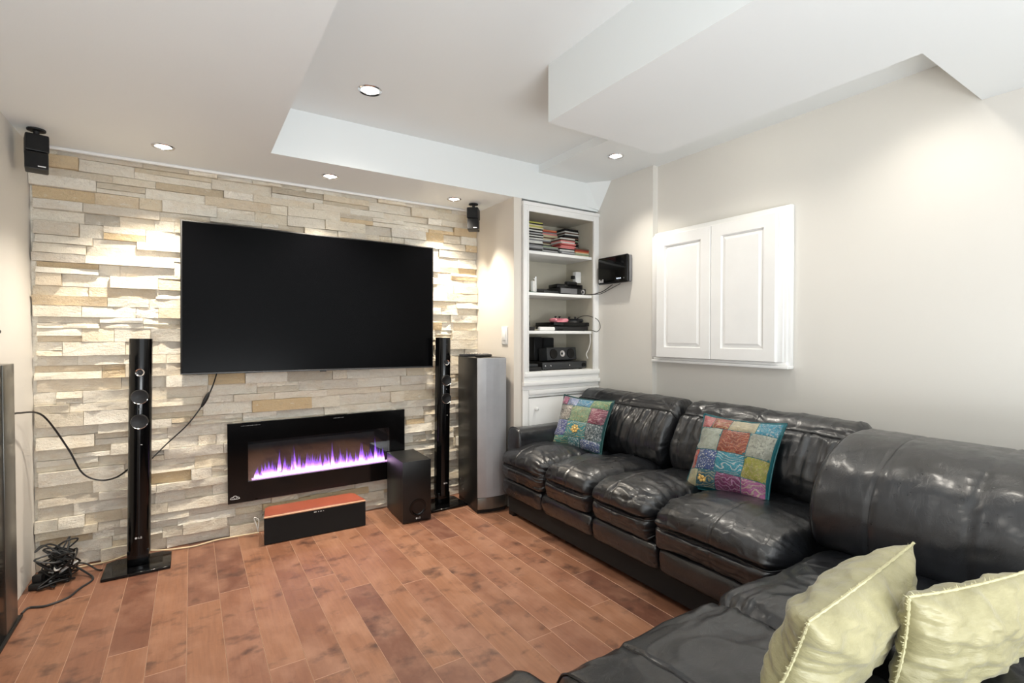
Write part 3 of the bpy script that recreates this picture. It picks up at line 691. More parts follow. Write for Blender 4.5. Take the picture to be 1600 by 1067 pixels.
# ------------------------------------------------------------------ leather sofas
def surf(nu, nv, f, closed_u=True):
    """grid of points f(u,v); closed in u; returns bmesh"""
    b = newbm(); G = [[b.verts.new(f(i / nu, j / nv)) for i in range(nu if closed_u else nu + 1)] for j in range(nv + 1)]
    n = len(G[0])
    for j in range(nv):
        for i in range(n if closed_u else n - 1):
            b.faces.new((G[j][i], G[j][(i + 1) % n], G[j + 1][(i + 1) % n], G[j + 1][i]))
    if closed_u:
        b.faces.new(G[0][::-1]); b.faces.new(G[-1])
    return b
class Puff:
    """leather cushion: closed profile (x,z) swept along an axis with rounded ends and gathers"""
    def __init__(s, prof, a0, a1, axis='y', end=.10, seams=(), gather=(), pull=.55, wr=1.0, seed=0, crown=.0, flat=5, nv=70, nu=104, prof_end=None):
        s.P = catmull([(p[0], p[1], 0) for p in prof], max(3, nu // len(prof)), True); s.nu = len(s.P); s.nv = nv
        s.a0, s.a1, s.axis, s.end, s.seams, s.gather, s.pull, s.wr, s.seed, s.crown, s.flat = a0, a1, axis, end, seams, gather, pull, wr, seed, crown, flat
        s.c = sum(s.P, Vector()) / len(s.P)
        L = [0]
        for i in range(len(s.P)): L.append(L[-1] + (s.P[(i + 1) % len(s.P)] - s.P[i]).length)
        s.L = L
        s.N = []
        for i in range(len(s.P)):
            d = s.P[(i + 1) % len(s.P)] - s.P[i - 1]; n = Vector((d.y, -d.x, 0)).normalized()
            if n.dot(s.P[i] - s.c) < 0: n = -n
            s.N.append(n)
    def at(s, i, v, off=0):
        vv = .5 - .5 * math.cos(PI * v); vv = .75 * vv + .25 * v          # denser towards the ends
        A = s.a0 + (s.a1 - s.a0) * vv; d0 = (A - s.a0) * (1 if s.a1 > s.a0 else -1); d1 = (s.a1 - A) * (1 if s.a1 > s.a0 else -1)
        sc = 1.0; w_end = 0
        for d, key in ((d0, 0), (d1, 1)):
            if d < s.end:
                q = min(1, max(0, 1 - d / s.end)); sc = min(sc, max(.02, (1 - q ** s.flat) ** (1 / 2.2)))
        i %= s.nu
        p = s.P[i]; n = s.N[i]; arc = s.L[i]
        p = s.c + (p - s.c) * sc
        disp = 0
        zrel = n.y
        disp += s.crown * (1 - abs(2 * vv - 1) ** 2.6) * max(0, zrel + .25 if n.x < 0 or zrel > .3 else 0)
        W = s.wr
        for g0, glen, gamp in s.gather:                                   # gathers running away from a pinch line at position g0
            d = abs(A - g0); k = math.exp(-d / glen)
            aw = arc + .03 * noise.noise((arc * 7, d * 9, s.seed)); n_a = noise.noise((aw * 20 + s.seed, d * 3.0, s.seed)); n_b = noise.noise((aw * 44, d * 6 + 3, s.seed + 9))
            rid = .9 * n_a - .55 * max(0, 1 - abs(n_a) * 5) + .45 * n_b
            disp += gamp * k * rid * min(1, d / .012)
            disp -= gamp * 1.1 * math.exp(-(d / .03) ** 2)
        for s0, sw, sd in s.seams:
            disp -= sd * math.exp(-((A - s0) / sw) ** 2)
        X = p.x * 5 + s.seed * 3; Y = A * 5; Z = p.y * 5
        n1 = noise.noise((X, Y, Z)); wx = noise.noise((X * .7 + 11, Y * .7, Z)) * 1.2
        ridg = 1 - abs(noise.noise((X * 1.7 + wx, Y * 1.7 - wx, Z * 1.7 + s.seed))) * 2
        cr = 1 - abs(noise.noise((X * 2.2 + wx * 1.5, Y * .9 + wx, Z * 2.2 + s.seed + 5))) * 2.6
        disp += W * (.007 * n1 + .003 * max(0, ridg) ** 4 - .004 * max(0, cr) ** 6 * max(0, .5 + noise.noise((X * .6, Y * .6, Z * .6 + 7))))
        q = p + n * (disp * min(1, sc * 1.2) + off)
        if s.axis == 'y': return Vector((q.x, A, q.y))
        return Vector((A, q.x, q.y))
    def bm(s):
        return surf(s.nu, s.nv, lambda u, v: s.at(int(round(u * s.nu)), v))
    def line_u(s, A, i0, i1, off=.001):
        # polyline around the profile at fixed A
        v = s.v_of(A); return [s.at(i, v, off) for i in range(i0, i1 + 1)]
    def v_of(s, A):
        lo, hi = 0., 1.
        for _ in range(40):
            m = (lo + hi) / 2; vv = .5 - .5 * math.cos(PI * m); vv = .75 * vv + .25 * m
            if (s.a0 + (s.a1 - s.a0) * vv - A) * (1 if s.a1 > s.a0 else -1) < 0: lo = m
            else: hi = m
        return (lo + hi) / 2
    def line_v(s, i, v0=.03, v1=.97, off=.001, n=60): return [s.at(i, v0 + (v1 - v0) * k / n, off) for k in range(n + 1)]
    def idx(s, x, z):
        return min(range(s.nu), key=lambda i: (s.P[i].x - x) ** 2 + (s.P[i].y - z) ** 2)

def sub(bm_, org):
    for v in bm_.verts: v.co -= Vector(org)
    return bm_
SO = (2.2, 2.0, 0)
sofa = thing('sofa', 'black leather two-seat sofa along the right wall', 'sofa', SO)
def sp(name, bmx, mat, parent=None): return obj(name, sub(bmx, SO), mat, parent or sofa, angle=60)
# base, legs
b = newbm(); add_box(b, (1.845, 1.03, .03), (2.70, 2.93, .30), .01); sp('base', b, M_BASE)
for lx, ly in ((1.85, 2.88), (2.62, 2.88), (1.90, 1.08), (2.62, 1.08)):
    b = newbm(); add_box(b, (lx, ly, .001), (lx + .07, ly + .06, .17), .006); sp('leg', b, M_BLACK)
# front rail panels (puffed)
railp = [(1.83, .150), (1.805, .175), (1.796, .22), (1.808, .262), (1.845, .272), (1.90, .25), (1.90, .17)]
for a0, a1, sd in ((2.952, 2.50, 1), (2.495, 2.035, 2), (2.03, 1.575, 3), (1.57, 1.0, 4)):
    P = Puff(railp, a0, a1, 'y', .03, gather=((a0, .10, .006), (a1, .10, .006)), seed=sd, wr=.7, nv=44, nu=56); sp('front_panel', P.bm(), M_LEATHER)
# seat cushions: lower boxing strip and the puffed top share one mesh; the welt between is a part
seatp = [(1.83, .272), (1.795, .290), (1.786, .33), (1.794, .366), (1.788, .392), (1.810, .425), (1.87, .452), (1.97, .466), (2.12, .456), (2.28, .434), (2.44, .42), (2.46, .36), (2.30, .30), (2.0, .275)]
for a0, a1, gs, sd in ((2.956, 2.445, 1, 11), (2.470, 2.025, 0, 12), (2.045, 1.59, 1, 13), (1.615, .99, 0, 14)):
    inner = a1 if gs else a0; outer = a0 if gs else a1
    P = Puff(seatp, a0, a1, 'y', .06, gather=((inner, .13, .020), (outer, .08, .010)), seams=(((a0 + a1) / 2 + (.03 if gs else -.03), .005, .004),), seed=sd, crown=.042, flat=2.4, nv=120, nu=168)
    o = sp('seat_cushion', P.bm(), M_LEATHER)
    i = P.idx(1.794, .368); b = newbm(); add_tube(b, P.line_v(i, .05, .95, .002), .0032, 6, 1); sp('welt', b, M_PIPING, o).location = (0, 0, 0)
# back cushions
backp = [(2.47, .42), (2.40, .45), (2.355, .52), (2.355, .60), (2.40, .70), (2.455, .775), (2.49, .795), (2.535, .833), (2.60, .848), (2.67, .835), (2.705, .78), (2.71, .60), (2.68, .45), (2.58, .41)]
class BackPuff(Puff):
    def at(s, i, v, off=0):
        q = Puff.at(s, i, v, 0); p = s.P[i % s.nu]; n = s.N[i % s.nu]
        if p.x < 2.6:
            dz = .785 - p.y
            A = q.y if s.axis == 'y' else q.x
            k = 0
            if dz > 0: k = math.exp(-dz / .16) * min(1, dz / .02)
            ext = .026 * k * (noise.noise((A * 24 + s.seed, dz * 5, 2)) + .4 * noise.noise((A * 50, dz * 9, 5))) - .008 * math.exp(-(dz / .012) ** 2)
            q = q + Vector((n.x, 0, n.y)) * (ext + off)
        return q
for a0, a1, sd in ((2.958, 2.005, 21), (2.0, 1.01, 22)):
    P = BackPuff(backp, a0, a1, 'y', .07, seams=(((a0 + a1) / 2 + .02, .007, .006),), gather=((a0, .07, .008), (a1, .07, .008)), seed=sd, nv=150, nu=140, wr=1.2, flat=3)
    o = sp('back_cushion', P.bm(), M_LEATHER)
    i = P.idx(2.47, .785); b = newbm(); add_tube(b, P.line_v(i, .05, .95, .004), .003, 6, 1); sp('welt', b, M_PIPING, o)
b = newbm(); add_box(b, (2.60, 1.02, .06), (2.722, 2.955, .74), .02); sp('back_frame', b, M_LEATHER)
# arm
armp = [(2.955, .12), (2.958, .35), (2.955, .55), (2.938, .600), (2.89, .613), (2.83, .603), (2.805, .56), (2.802, .40), (2.805, .15), (2.88, .11)]
P = Puff(armp, 1.835, 2.68, 'x', .035, seed=31, wr=.7, flat=3, nv=60, nu=80); arm = sp('arm', P.bm(), M_LEATHER)
v = P.v_of(1.865); b = newbm(); add_tube(b, [P.at(i, v, .0015) for i in range(0, P.nu)], .0035, 6, 1, closed=True); sp('welt', b, M_PIPING, arm)

# near corner section -----------------------------------------------------------
SO = (1.4, .5, 0)
chaise = thing('corner_sofa', 'black leather corner section of the sofa in the foreground', 'sofa', SO)
def cp(name, bmx, mat, parent=None): return obj(name, sub(bmx, SO), mat, parent or chaise, angle=60)
b = newbm(); add_box(b, (.05, -.02, .06), (2.70, .90, .28), .01); cp('base', b, M_BASE)
for lx in (.08, 2.6):
    for ly in (.0, .82):
        b = newbm(); add_box(b, (lx, ly, .001), (lx + .06, ly + .06, .07), .005); cp('leg', b, M_BLACK)
cseat = [(.93, .20), (.955, .26), (.965, .34), (.955, .40), (.925, .438), (.86, .455), (.72, .462), (.50, .460), (.25, .455), (.06, .44), (.03, .33), (.08, .22), (.5, .19)]
P = Puff(cseat, .705, 2.10, 'x', .05, seams=((.932, .006, .007), (1.34, .010, .014), (1.78, .005, .003)), gather=((1.34, .14, .018), (.705, .05, .006)), seed=41, crown=.008, wr=1.4, flat=2.6, nv=190, nu=150)
o = cp('seat_cushion', P.bm(), M_LEATHER)
for xx in (.932, 1.34):
    v = P.v_of(xx); b = newbm(); i0 = P.idx(.965, .34); i1 = P.idx(.06, .44); add_tube(b, [P.at(i, v, .002) for i in range(min(i0, i1), max(i0, i1) + 1)], .0028, 6, 1); cp('seam', b, M_PIPING, o)
v = P.v_of(.745); b = newbm(); add_tube(b, [P.at(i, v, .002) for i in range(P.nu)], .0035, 6, 1, closed=True); cp('welt', b, M_PIPING, o)
P = Puff([(x + .05, z + .02) for x, z in cseat], .06, .695, 'x', .06, gather=((.695, .06, .006),), seed=42, wr=1.2, flat=2.6, nv=60, nu=90); cp('seat_cushion', P.bm(), M_LEATHER)
# thick back cushion against the right wall
cback = [(2.06, .43), (1.99, .46), (1.955, .54), (1.965, .64), (2.02, .73), (2.10, .79), (2.22, .835), (2.36, .848), (2.52, .835), (2.62, .77), (2.66, .62), (2.64, .46), (2.40, .41), (2.2, .41)]
class CB(Puff):
    def at(s, i, v, off=0):
        q = Puff.at(s, i, v, off); p = s.P[i % s.nu]; n = s.N[i % s.nu]
        if p.x < 2.45:
            ext = .004 * math.exp(-abs(.80 - p.y) / .10) * (noise.noise((q.y * 15 - p.y * 9, p.y * 5 + q.y * 4, 4)) * 1.1 - .5 * max(0, 1 - 5 * abs(noise.noise((q.y * 11 - p.y * 8, p.y * 4 + q.y * 3, 9))))) + .005 * noise.noise((q.y * 3 + p.y * 5, p.y * 4 - q.y * 2, 8))
            q = q + Vector((n.x, 0, n.y)) * ext
        return q
P = CB(cback, .995, -.12, 'y', .05, seams=((.775, .006, .006), (.515, .006, .007), (.20, .006, .007)), seed=51, wr=.8, flat=3.2, nv=130, nu=120)
o = cp('back_cushion', P.bm(), M_LEATHER)
for yy in (.775, .515, .20):
    v = P.v_of(yy); b = newbm(); i0 = P.idx(2.06, .43); i1 = P.idx(2.52, .845); add_tube(b, [P.at(i, v, .001) for i in range(min(i0, i1), max(i0, i1) + 1)], .0026, 6, 1); cp('seam', b, M_PIPING, o)
v = P.v_of(.972); b = newbm(); add_tube(b, [P.at(i, v, .002) for i in range(0, P.idx(2.62, .78))], .0035, 6, 1); cp('welt', b, M_PIPING, o)
b = newbm(); add_box(b, (2.52, -.10, .06), (2.74, .97, .72), .02); cp('back_frame', b, M_LEATHER)

# ------------------------------------------------------------------ throw pillows
class Pillow:
    """square pillow standing in local XZ, face towards -Y, base edge at z=0"""
    def __init__(s, W, H, T, seed, wr=.004, sag=.06):
        s.W, s.H, s.T, s.seed, s.wr, s.sag = W, H, T, seed, wr, sag
    def at(s, u, v, side, off=0):
        a, c = u * 2 - 1, v * 2 - 1
        x = a * s.W / 2 * (1 - s.sag * (1 - c * c) * abs(a)); z = c * s.H / 2 * (1 - s.sag * (1 - a * a) * abs(c))
        e = max(0, (1 - a ** 4)) ** .55 * max(0, (1 - c ** 4)) ** .55
        e = .55 * e + .45 * max(0, (1 - a * a)) ** .8 * max(0, (1 - c * c)) ** .8
        w = fbm(u * 5 + s.seed, v * 5, s.seed, 3) * s.wr * 1.6 + s.wr * 2.2 * noise.noise((math.atan2(c, a) * 5, s.seed, (a * a + c * c) * 1.2)) * min(1, (a * a + c * c)) * min(1, 6 * e)
        return Vector((x, side * (s.T / 2 * e + (w + off) * min(1, 8 * e) + (off if off else 0)), z + s.H / 2))
    def shell(s, n=40):
        b = newbm(); F = [[None] * (n + 1) for _ in range(n + 1)]; K = [[None] * (n + 1) for _ in range(n + 1)]
        for j in range(n + 1):
            for i in range(n + 1):
                F[j][i] = b.verts.new(s.at(i / n, j / n, -1))
                K[j][i] = F[j][i] if i in (0, n) or j in (0, n) else b.verts.new(s.at(i / n, j / n, 1))
        for j in range(n):
            for i in range(n):
                b.faces.new((F[j][i], F[j][i + 1], F[j + 1][i + 1], F[j + 1][i])); b.faces.new((K[j][i], K[j + 1][i], K[j + 1][i + 1], K[j][i + 1]))
        return b
    def edge(s, n=24): return [s.at(k / n, 0, -1) for k in range(n)] + [s.at(1, k / n, -1) for k in range(n)] + [s.at(1 - k / n, 1, -1) for k in range(n)] + [s.at(0, 1 - k / n, -1) for k in range(n)]
    def patch(s, u0, u1, v0, v1, off=.0022, n=8):
        b = newbm(); g = .004
        u0 += g; u1 -= g; v0 += g; v1 -= g
        def pt(i, j):
            u = u0 + (u1 - u0) * i / n; v = v0 + (v1 - v0) * j / n
            bul = .0030 * (1 - (2 * i / n - 1) ** 4) * (1 - (2 * j / n - 1) ** 4)
            return s.at(u, v, -1, 0) + Vector((0, -(off + bul) if 0 < i < n and 0 < j < n else -off * .1, 0))
        G = [[b.verts.new(pt(i, j)) for i in range(n + 1)] for j in range(n + 1)]
        for j in range(n):
            for i in range(n): b.faces.new((G[j][i], G[j][i + 1], G[j + 1][i + 1], G[j + 1][i]))
        return b
PM = {}
def m_patch(col, thread, style):
    key = (col, thread, style)
    if key in PM: return PM[key]
    t = NT('embroidered_cloth'); v = t.obj()
    base = tuple(x * .72 for x in srgb(*col)[:3]) + (1,); th = tuple(x * .62 for x in srgb(*thread)[:3]) + (1,)
    n = t.noise(v, 60, 4)
    c = t.mix(t.ramp(n, [(.35, (0, 0, 0, 1)), (.7, (.6, .6, .6, 1))]), base, tuple(x * .55 for x in base[:3]) + (1,))
    if style == 'zig':
        wv = t.n('ShaderNodeTexWave', i_Scale=60, i_Distortion=14, i_Detail=1); wv.bands_direction = 'DIAGONAL'; t.l(v, wv.inputs[0]); f = t.ramp(wv.outputs['Fac'], [(.48, (0, 0, 0, 1)), (.6, (1, 1, 1, 1))])
    elif style == 'dots':
        vo = t.n('ShaderNodeTexVoronoi', i_Scale=95); t.l(v, vo.inputs[0]); f = t.ramp(vo.outputs['Distance'], [(.28, (1, 1, 1, 1)), (.4, (0, 0, 0, 1))])
    elif style == 'vine':
        wv = t.n('ShaderNodeTexWave', i_Scale=17, i_Distortion=16, i_Detail=1.5); wv.wave_type = 'RINGS'; t.l(v, wv.inputs[0]); f = t.ramp(wv.outputs['Fac'], [(.80, (0, 0, 0, 1)), (.92, (.8, .8, .8, 1))])
    elif style == 'grid':
        wv = t.n('ShaderNodeTexWave', i_Scale=48, i_Distortion=2, i_Detail=2); wv.bands_direction = 'Z'; t.l(v, wv.inputs[0]); f = t.ramp(wv.outputs['Fac'], [(.4, (0, 0, 0, 1)), (.7, (.8, .8, .8, 1))])
    else: f = t.ramp(t.noise(v, 90, 5, .7), [(.52, (0, 0, 0, 1)), (.6, (.9, .9, .9, 1))])
    sp_ = t.ramp(t.noise(v, 190, 3, .7), [(.56, (0, 0, 0, 1)), (.64, (.55, .55, .55, 1))]); c = t.mix(f, c, th); c = t.mix(sp_, c, (.5, .5, .42, 1)); c = t.mix(t.ramp(t.noise(v, 25, 3), [(.4, (0, 0, 0, 1)), (.75, (.7, .7, .7, 1))]), c, tuple(x * .4 for x in base[:3]) + (1,)); t.l(c, t.p.inputs['Base Color']); t.p.inputs['Roughness'].default_value = .42
    t.p.inputs['Sheen Weight'].default_value = .3; t.l(t.bump(f, .5, .003), t.p.inputs['Normal'])
    PM[key] = t.m; return t.m
def place(e, O, xdir, zdir):
    """orient a thing so local X->xdir, local Z->zdir (made orthogonal), origin O"""
    X = Vector(xdir).normalized(); Z = Vector(zdir); Z = (Z - X * Z.dot(X)).normalized(); Y = Z.cross(X)
    e.matrix_world = Matrix(((X.x, Y.x, Z.x, O[0]), (X.y, Y.y, Z.y, O[1]), (X.z, Y.z, Z.z, O[2]), (0, 0, 0, 1)))
    loc, rot, sc = e.matrix_world.decompose(); e.location = loc; e.rotation_mode = 'XYZ'; e.rotation_euler = rot.to_euler('XYZ')
def patch_pillow(label, bl, br, tl, tr, T, rows, seed, rim):
    bl, br, tl, tr = map(Vector, (bl, br, tl, tr))
    W = ((br - bl).length + (tr - tl).length) / 2; H = ((tl - bl).length + (tr - br).length) / 2
    e = thing('throw_pillow', label, 'pillow', group='patchwork throw pillows')
    place(e, (bl + br) / 2, (br - bl) + (tr - tl), (tl - bl) + (tr - br))
    P = Pillow(W, H, T, seed, .0045, .085)
    obj('cover', P.shell(), plain('pillow_back_' + label.split()[0], rim, .5), e, angle=80)
    b = newbm(); add_tube(b, P.edge(), .004, 6, 2, closed=True); obj('piping', b, plain('teal_piping_' + label.split()[0], rim, .4), e)
    for v0, v1, cols in rows:
        u = 0.02
        for (wd, col, th, stl) in cols:
            obj('patch', P.patch(u, u + wd * .96, v0, v1), m_patch(col, th, stl), e, angle=80); u += wd * .96
    return e, P
GOLD, SILV, DK = (214, 190, 130), (220, 226, 228), (40, 38, 40)
eA, PA = patch_pillow('teal patchwork throw pillow with sequins near the far sofa arm', (2.12, 2.825, .462), (2.25, 2.425, .462), (2.31, 2.785, .812), (2.40, 2.375, .792), .13, [
    (.02, .20, [(.38, (40, 130, 120), GOLD, 'vine'), (.24, (24, 110, 120), SILV, 'speck'), (.38, (70, 90, 140), SILV, 'dots')]),
    (.20, .50, [(.30, (74, 84, 150), SILV, 'dots'), (.40, (24, 134, 142), GOLD, 'vine'), (.30, (64, 84, 92), SILV, 'speck')]),
    (.50, .80, [(.32, (70, 52, 52), (226, 220, 205), 'zig'), (.38, (128, 164, 126), GOLD, 'speck'), (.30, (140, 56, 84), (210, 160, 170), 'vine')]),
    (.80, .98, [(.16, (196, 100, 140), SILV, 'speck'), (.22, (150, 165, 205), SILV, 'dots'), (.28, (50, 140, 180), SILV, 'speck'), (.34, (120, 165, 120), GOLD, 'speck')])], 3, srgb(30, 74, 74))
eB, PB = patch_pillow('multicolour patchwork throw pillow with rust squares at the sofa middle', (2.165, 1.71, .452), (2.215, 1.28, .452), (2.375, 1.675, .812), (2.40, 1.235, .822), .14, [
    (.02, .24, [(.16, (196, 190, 150), GOLD, 'speck'), (.25, (22, 96, 112), GOLD, 'vine'), (.32, (130, 36, 100), (200, 150, 190), 'vine'), (.27, (180, 90, 150), (214, 200, 170), 'vine')]),
    (.24, .50, [(.10, (200, 60, 56), GOLD, 'speck'), (.28, (58, 86, 150), SILV, 'dots'), (.34, (36, 150, 172), SILV, 'vine'), (.28, (168, 166, 52), GOLD, 'speck')]),
    (.50, .80, [(.36, (168, 178, 148), SILV, 'grid'), (.36, (164, 72, 46), (214, 140, 96), 'vine'), (.28, (186, 188, 172), (140, 140, 130), 'speck')]),
    (.80, .98, [(.18, (196, 76, 84), (224, 170, 150), 'vine'), (.25, (168, 70, 42), GOLD, 'vine'), (.33, (206, 200, 176), GOLD, 'grid'), (.24, (36, 150, 178), SILV, 'speck')])], 8, srgb(24, 92, 100))
def flower(e, P, u, v, r):
    b = newbm(); c = P.at(u, v, -1)
    for k in range(7):
        a = 2 * PI * k / 7; add_lathe(b, [(.0002, .004), (r * .28, .003), (r * .34, 0)], 8, front_at(c.x + r * .7 * math.cos(a), c.y - .005, c.z + r * .7 * math.sin(a)), cap=False)
    add_lathe(b, [(.0002, .007), (r * .32, .004), (r * .36, 0)], 12, front_at(c.x, c.y - .005, c.z), cap=False)
    obj('sequin_flower', b, plain('gold_thread', srgb(206, 170, 100), .35, metal=.4), e)
flower(eA, PA, .50, .36, .03); flower(eB, PB, .26, .14, .026)

def m_silk():
    t = NT('champagne_silk'); v = t.obj()
    n = t.noise(v, 12, 5); n2 = t.noise(t.obj((1, 1, 3)), 24, 5)
    t.l(t.ramp(n, [(.3, srgb(142, 136, 100)), (.7, srgb(168, 161, 124))]), t.p.inputs['Base Color']); t.p.inputs['Roughness'].default_value = .42
    t.p.inputs['Sheen Weight'].default_value = .35; t.p.inputs['Sheen Roughness'].default_value = .4
    b = t.bump(n2, .25, .02); b = t.bump(t.noise(v, 500, 2), .1, .001, b); t.l(b, t.p.inputs['Normal']); return t.m
M_SILK = m_silk()
M_FRINGE = plain('frayed_trim', srgb(192, 186, 148), .7)
def silk(label, bc, xdir, zdir, W, H, T, seed):
    e = thing('throw_pillow', label, 'pillow', group='champagne silk throw pillows'); place(e, bc, xdir, zdir)
    P = Pillow(W, H, T, seed, .008, .07); obj('cover', P.shell(52), M_SILK, e, angle=80)
    b = newbm(); E = P.edge(60); rq = random.Random(seed)
    add_tube(b, E, lambda q: .0032 + .0010 * math.sin(q * 411) * math.sin(q * 97), 6, 1, closed=True)
    for k, p in enumerate(E):
        out = (p - Vector((0, 0, H / 2))); out.y = 0; out.normalize()
        for m in range(2):
            d = (out + Vector((rq.uniform(-.5, .5), rq.uniform(-.6, .6), rq.uniform(-.5, .5)))).normalized() * rq.uniform(.005, .012)
            q = p + Vector((rq.uniform(-.003, .003), 0, rq.uniform(-.003, .003))); s = Vector((.0008, 0, .0008))
            f = [b.verts.new(q - s), b.verts.new(q + s), b.verts.new(q + d)]; b.faces.new(f)
    obj('fringe', b, M_FRINGE, e)
silk('champagne silk pillow on the near sofa, left of the pair', (1.27, .585, .472), (.6, .035, .0), (-.02, -.085, .235), .60, .25, .17, 61)
silk('champagne silk pillow on the near sofa, right of the pair', (1.462, .40, .472), (.375, -.104, 0), (-.015, -.03, .23), .40, .23, .14, 67)

# ------------------------------------------------------------------ left wall: steel edged cabinet
t = thing('media_cabinet', 'dark tall cabinet with a steel edge against the left wall', 'cabinet', (XL + .004, 2.79, 0))
b = newbm(); add_box(b, (0, -.50, .012), (.045, .06, 1.128), .003); obj('body', b, M_GLOSS, t)
b = newbm(); add_box(b, (.0, .0605, .012), (.046, .217, 1.128), .003); obj('steel_side', b, M_STEEL, t)
b = newbm(); add_box(b, (0, -.50, .001), (.055, .25, .012), .002); obj('plinth', b, M_BLACK, t)
for zz in (1.10, .88, .61):
    b = newbm(); add_lathe(b, [(.004, 0), (.004, .016), (.009, .017), (.009, .026), (.001, .027)], 14, Matrix.Translation((.03, .217, zz)) @ Matrix.Rotation(R(-90), 4, 'X'), cap=False); obj('bolt', b, M_BLACK, t)
t = thing('wall_bracket', 'short black bracket on the left wall above the cabinet', 'bracket', (XL, 2.80, 1.265))
b = newbm(); add_tube(b, [(.03, -.20, 0), (.03, -.05, 0), (.03, .085, 0)], .010, 10, 3); obj('rod', b, M_BLACK, t)
b = newbm(); add_box(b, (.0005, -.06, -.012), (.022, -.03, .012), .002); obj('mount', b, M_BLACK, t)

# ------------------------------------------------------------------ cables
def cable(label, pts, r, mat, name='cable', n=8, group=None):
    b = newbm(); add_tube(b, pts, r, 6, n); o = obj(name, b, mat); tag(o, label, 'cable', group); return o
cable('black cable looping from the left cabinet to the left tower speaker', [(-.661, 3.036, .90), (-.655, 3.12, .898), (-.62, 3.36, .85), (-.545, 3.46, .66), (-.49, 3.47, .52), (-.42, 3.47, .47), (-.35, 3.46, .475), (-.29, 3.44, .52)], .0045, M_BLACK)
b = newbm(); P_ = [(.13, 3.49, 1.03), (.10, 3.49, .93), (.055, 3.49, .84), (-.02, 3.485, .73), (-.12, 3.48, .63), (-.20, 3.44, .55)]
add_tube(b, P_, .0038, 6, 8); add_tube(b, [(.088, 3.49, .91), (.07, 3.49, .87), (.048, 3.49, .825)], lambda q: .005 + .007 * math.sin(PI * q), 8, 6)
tag(obj('cable', b, M_BLACK), 'black power cable hanging below the left of the television', 'cable')
cable('beige cable running along the foot of the stone wall', [(-.62, 3.50, .006), (-.50, 3.505, .008), (-.38, 3.50, .012), (-.26, 3.51, .03), (-.14, 3.505, .012), (.0, 3.49, .006), (.12, 3.51, .010), (.24, 3.50, .012), (.345, 3.47, .02)], .0045, M_BEIGEC)
cable('white cable curling up behind the left of the low speaker', [(.345, 3.49, .006), (.335, 3.485, .05), (.32, 3.487, .11), (.345, 3.49, .09), (.34, 3.485, .03)], .0035, M_WHITEC)
rk = random.Random(9)
def wander(p, n, step, zmax=.12, rz=rk):
    out = [Vector(p)]; a = rz.uniform(0, 6)
    for k in range(n):
        a += rz.uniform(-1.3, 1.3)
        if not (-.65 < out[-1].x + math.cos(a) * step < -.47 and 3.28 < out[-1].y + math.sin(a) * step < 3.46): a = math.atan2(3.37 - out[-1].y, -.57 - out[-1].x) + rz.uniform(-.6, .6)
        q = out[-1] + Vector((math.cos(a) * step, math.sin(a) * step, 0)); q.z = max(.006, min(zmax, p[2] + rz.uniform(-.05, .05)))
        q.x = max(-.665, min(-.50, q.x)); q.y = max(3.27, min(3.47, q.y)); out.append(q)
    return out
for k, (h, m, lb) in enumerate(((.02, M_BLACK, 'black cable lying lowest in the tangle by the left corner'), (.07, M_BLACK, 'black cable in the middle of the tangle by the left corner'), (.12, M_BLACK, 'black cable piled on top of the tangle by the left corner'), (.16, M_DARKG, 'dark grey cable standing up from the left corner tangle'))):
    cable(lb, wander((-.60, 3.40, h), 26, .075, h + .07), .0042, m, group='cable tangle in the left corner')
cable('white cable half buried in the tangle by the left corner', wander((-.63, 3.40, .05), 9, .08, .12), .0042, M_WHITEC)
cable('grey cable looping out over the floor from the left corner', [(-.64, 3.42, .16), (-.60, 3.43, .13), (-.54, 3.42, .07), (-.47, 3.38, .02), (-.43, 3.30, .006), (-.47, 3.21, .006), (-.50, 3.13, .006), (-.57, 3.09, .006), (-.63, 3.11, .006), (-.645, 3.06, .006)], .0048, M_DARKG)
cable('thin black cable running from the corner tangle to the tower speaker base', [(-.62, 3.46, .10), (-.55, 3.45, .06), (-.48, 3.44, .045), (-.43, 3.42, .008), (-.405, 3.40, .006)], .004, M_BLACK)
t = thing('power_strip', 'black power strip with plugs under the cable tangle in the corner', 'power strip', (-.625, 3.42, .0005), R(75))
b = newbm(); add_box(b, (-.11, -.025, 0), (.06, .025, .03), .006); obj('housing', b, M_BLACK, t)
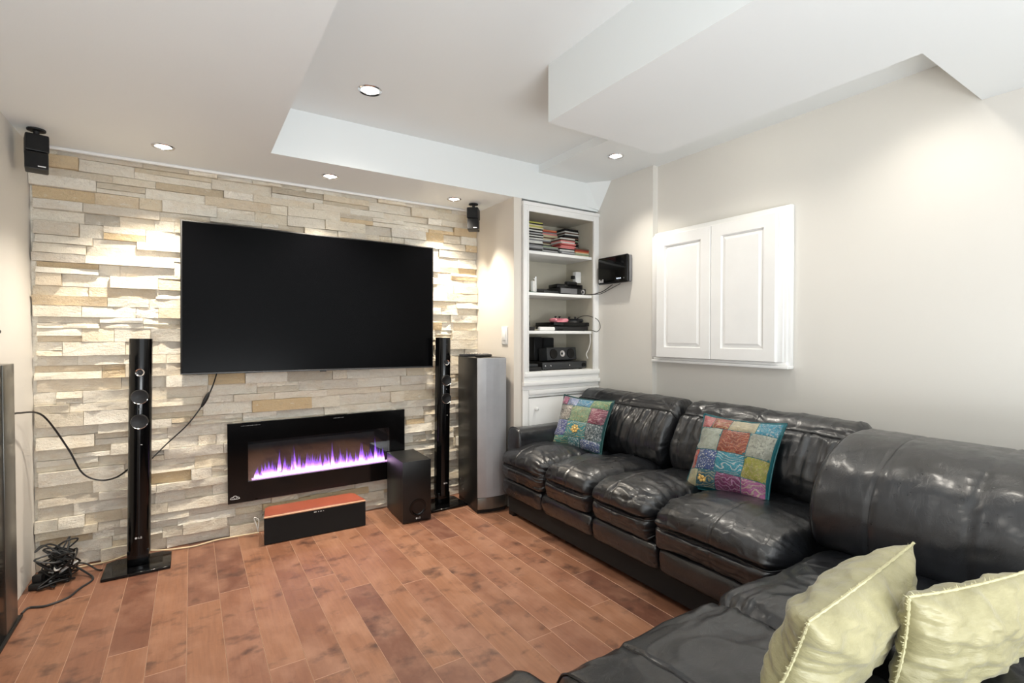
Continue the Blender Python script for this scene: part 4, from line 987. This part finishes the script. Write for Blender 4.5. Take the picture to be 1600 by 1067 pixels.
for k in range(3):
    b = newbm(); add_box(b, (-.09 + k * .05, -.02, .0305), (-.058 + k * .05, .02, .065), .006); obj('plug', b, M_BLACK, t)
# shelf cables
def near_edge(pts): return pts
cable('black cable hanging in the left of the second shelf', [(2.08, 3.20, Z2 + .006), (2.12, 3.16, Z2 + .012), (2.18, 3.17, Z2 + .03), (2.24, 3.18, Z2 + .006)], .003, M_BLACK)
cable('black cable tangle at the left of the third shelf', [(2.075, 3.20, Z3 + .20), (2.09, 3.17, Z3 + .12), (2.12, 3.15, Z3 + .05), (2.16, 3.18, Z3 + .02), (2.12, 3.22, Z3 + .04), (2.09, 3.19, Z3 + .02), (2.15, 3.13, Z3 + .03), (2.18, 3.17, Z3 + .09), (2.20, 3.20, Z3 + .12), (2.17, 3.22, Z3 + .05)], .0042, M_BLACK)
cable('black controller cable looping over the right of the third shelf', [(2.60, 3.13, Z3 + .08), (2.62, 3.08, Z3 + .115), (2.655, 3.02, Z3 + .12), (2.70, 2.965, Z3 + .09), (2.715, 2.95, Z3 + .03), (2.69, 2.96, Z3 - .005), (2.66, 2.99, Z3 + .006), (2.655, 3.05, Z3 + .006)], .0026, M_BLACK)
cable('black cable from the modem into the second shelf', [(2.700, 2.80, 1.636), (2.71, 2.90, 1.60), (2.705, 2.955, 1.585), (2.66, 2.97, 1.574), (2.63, 3.05, 1.572)], .003, M_BLACK)
cable('second thin black cable from the modem towards the bookcase', [(2.705, 2.72, 1.638), (2.715, 2.83, 1.610), (2.71, 2.94, 1.577), (2.66, 2.975, 1.571), (2.64, 3.04, 1.571)], .0024, M_BLACK)
cable('white cable hanging at the right of the bottom shelf', [(2.665, 3.015, Z3 - .024), (2.664, 3.01, 1.20), (2.655, 3.02, 1.14), (2.64, 3.03, 1.10), (2.655, 3.03, 1.065)], .004, M_WHITEC)
cable('black cable in the left of the bottom shelf', [(2.07, 3.20, Z4 + .16), (2.10, 3.20, Z4 + .11), (2.15, 3.20, Z4 + .09), (2.10, 3.21, Z4 + .05), (2.16, 3.19, Z4 + .03)], .0035, M_BLACK)
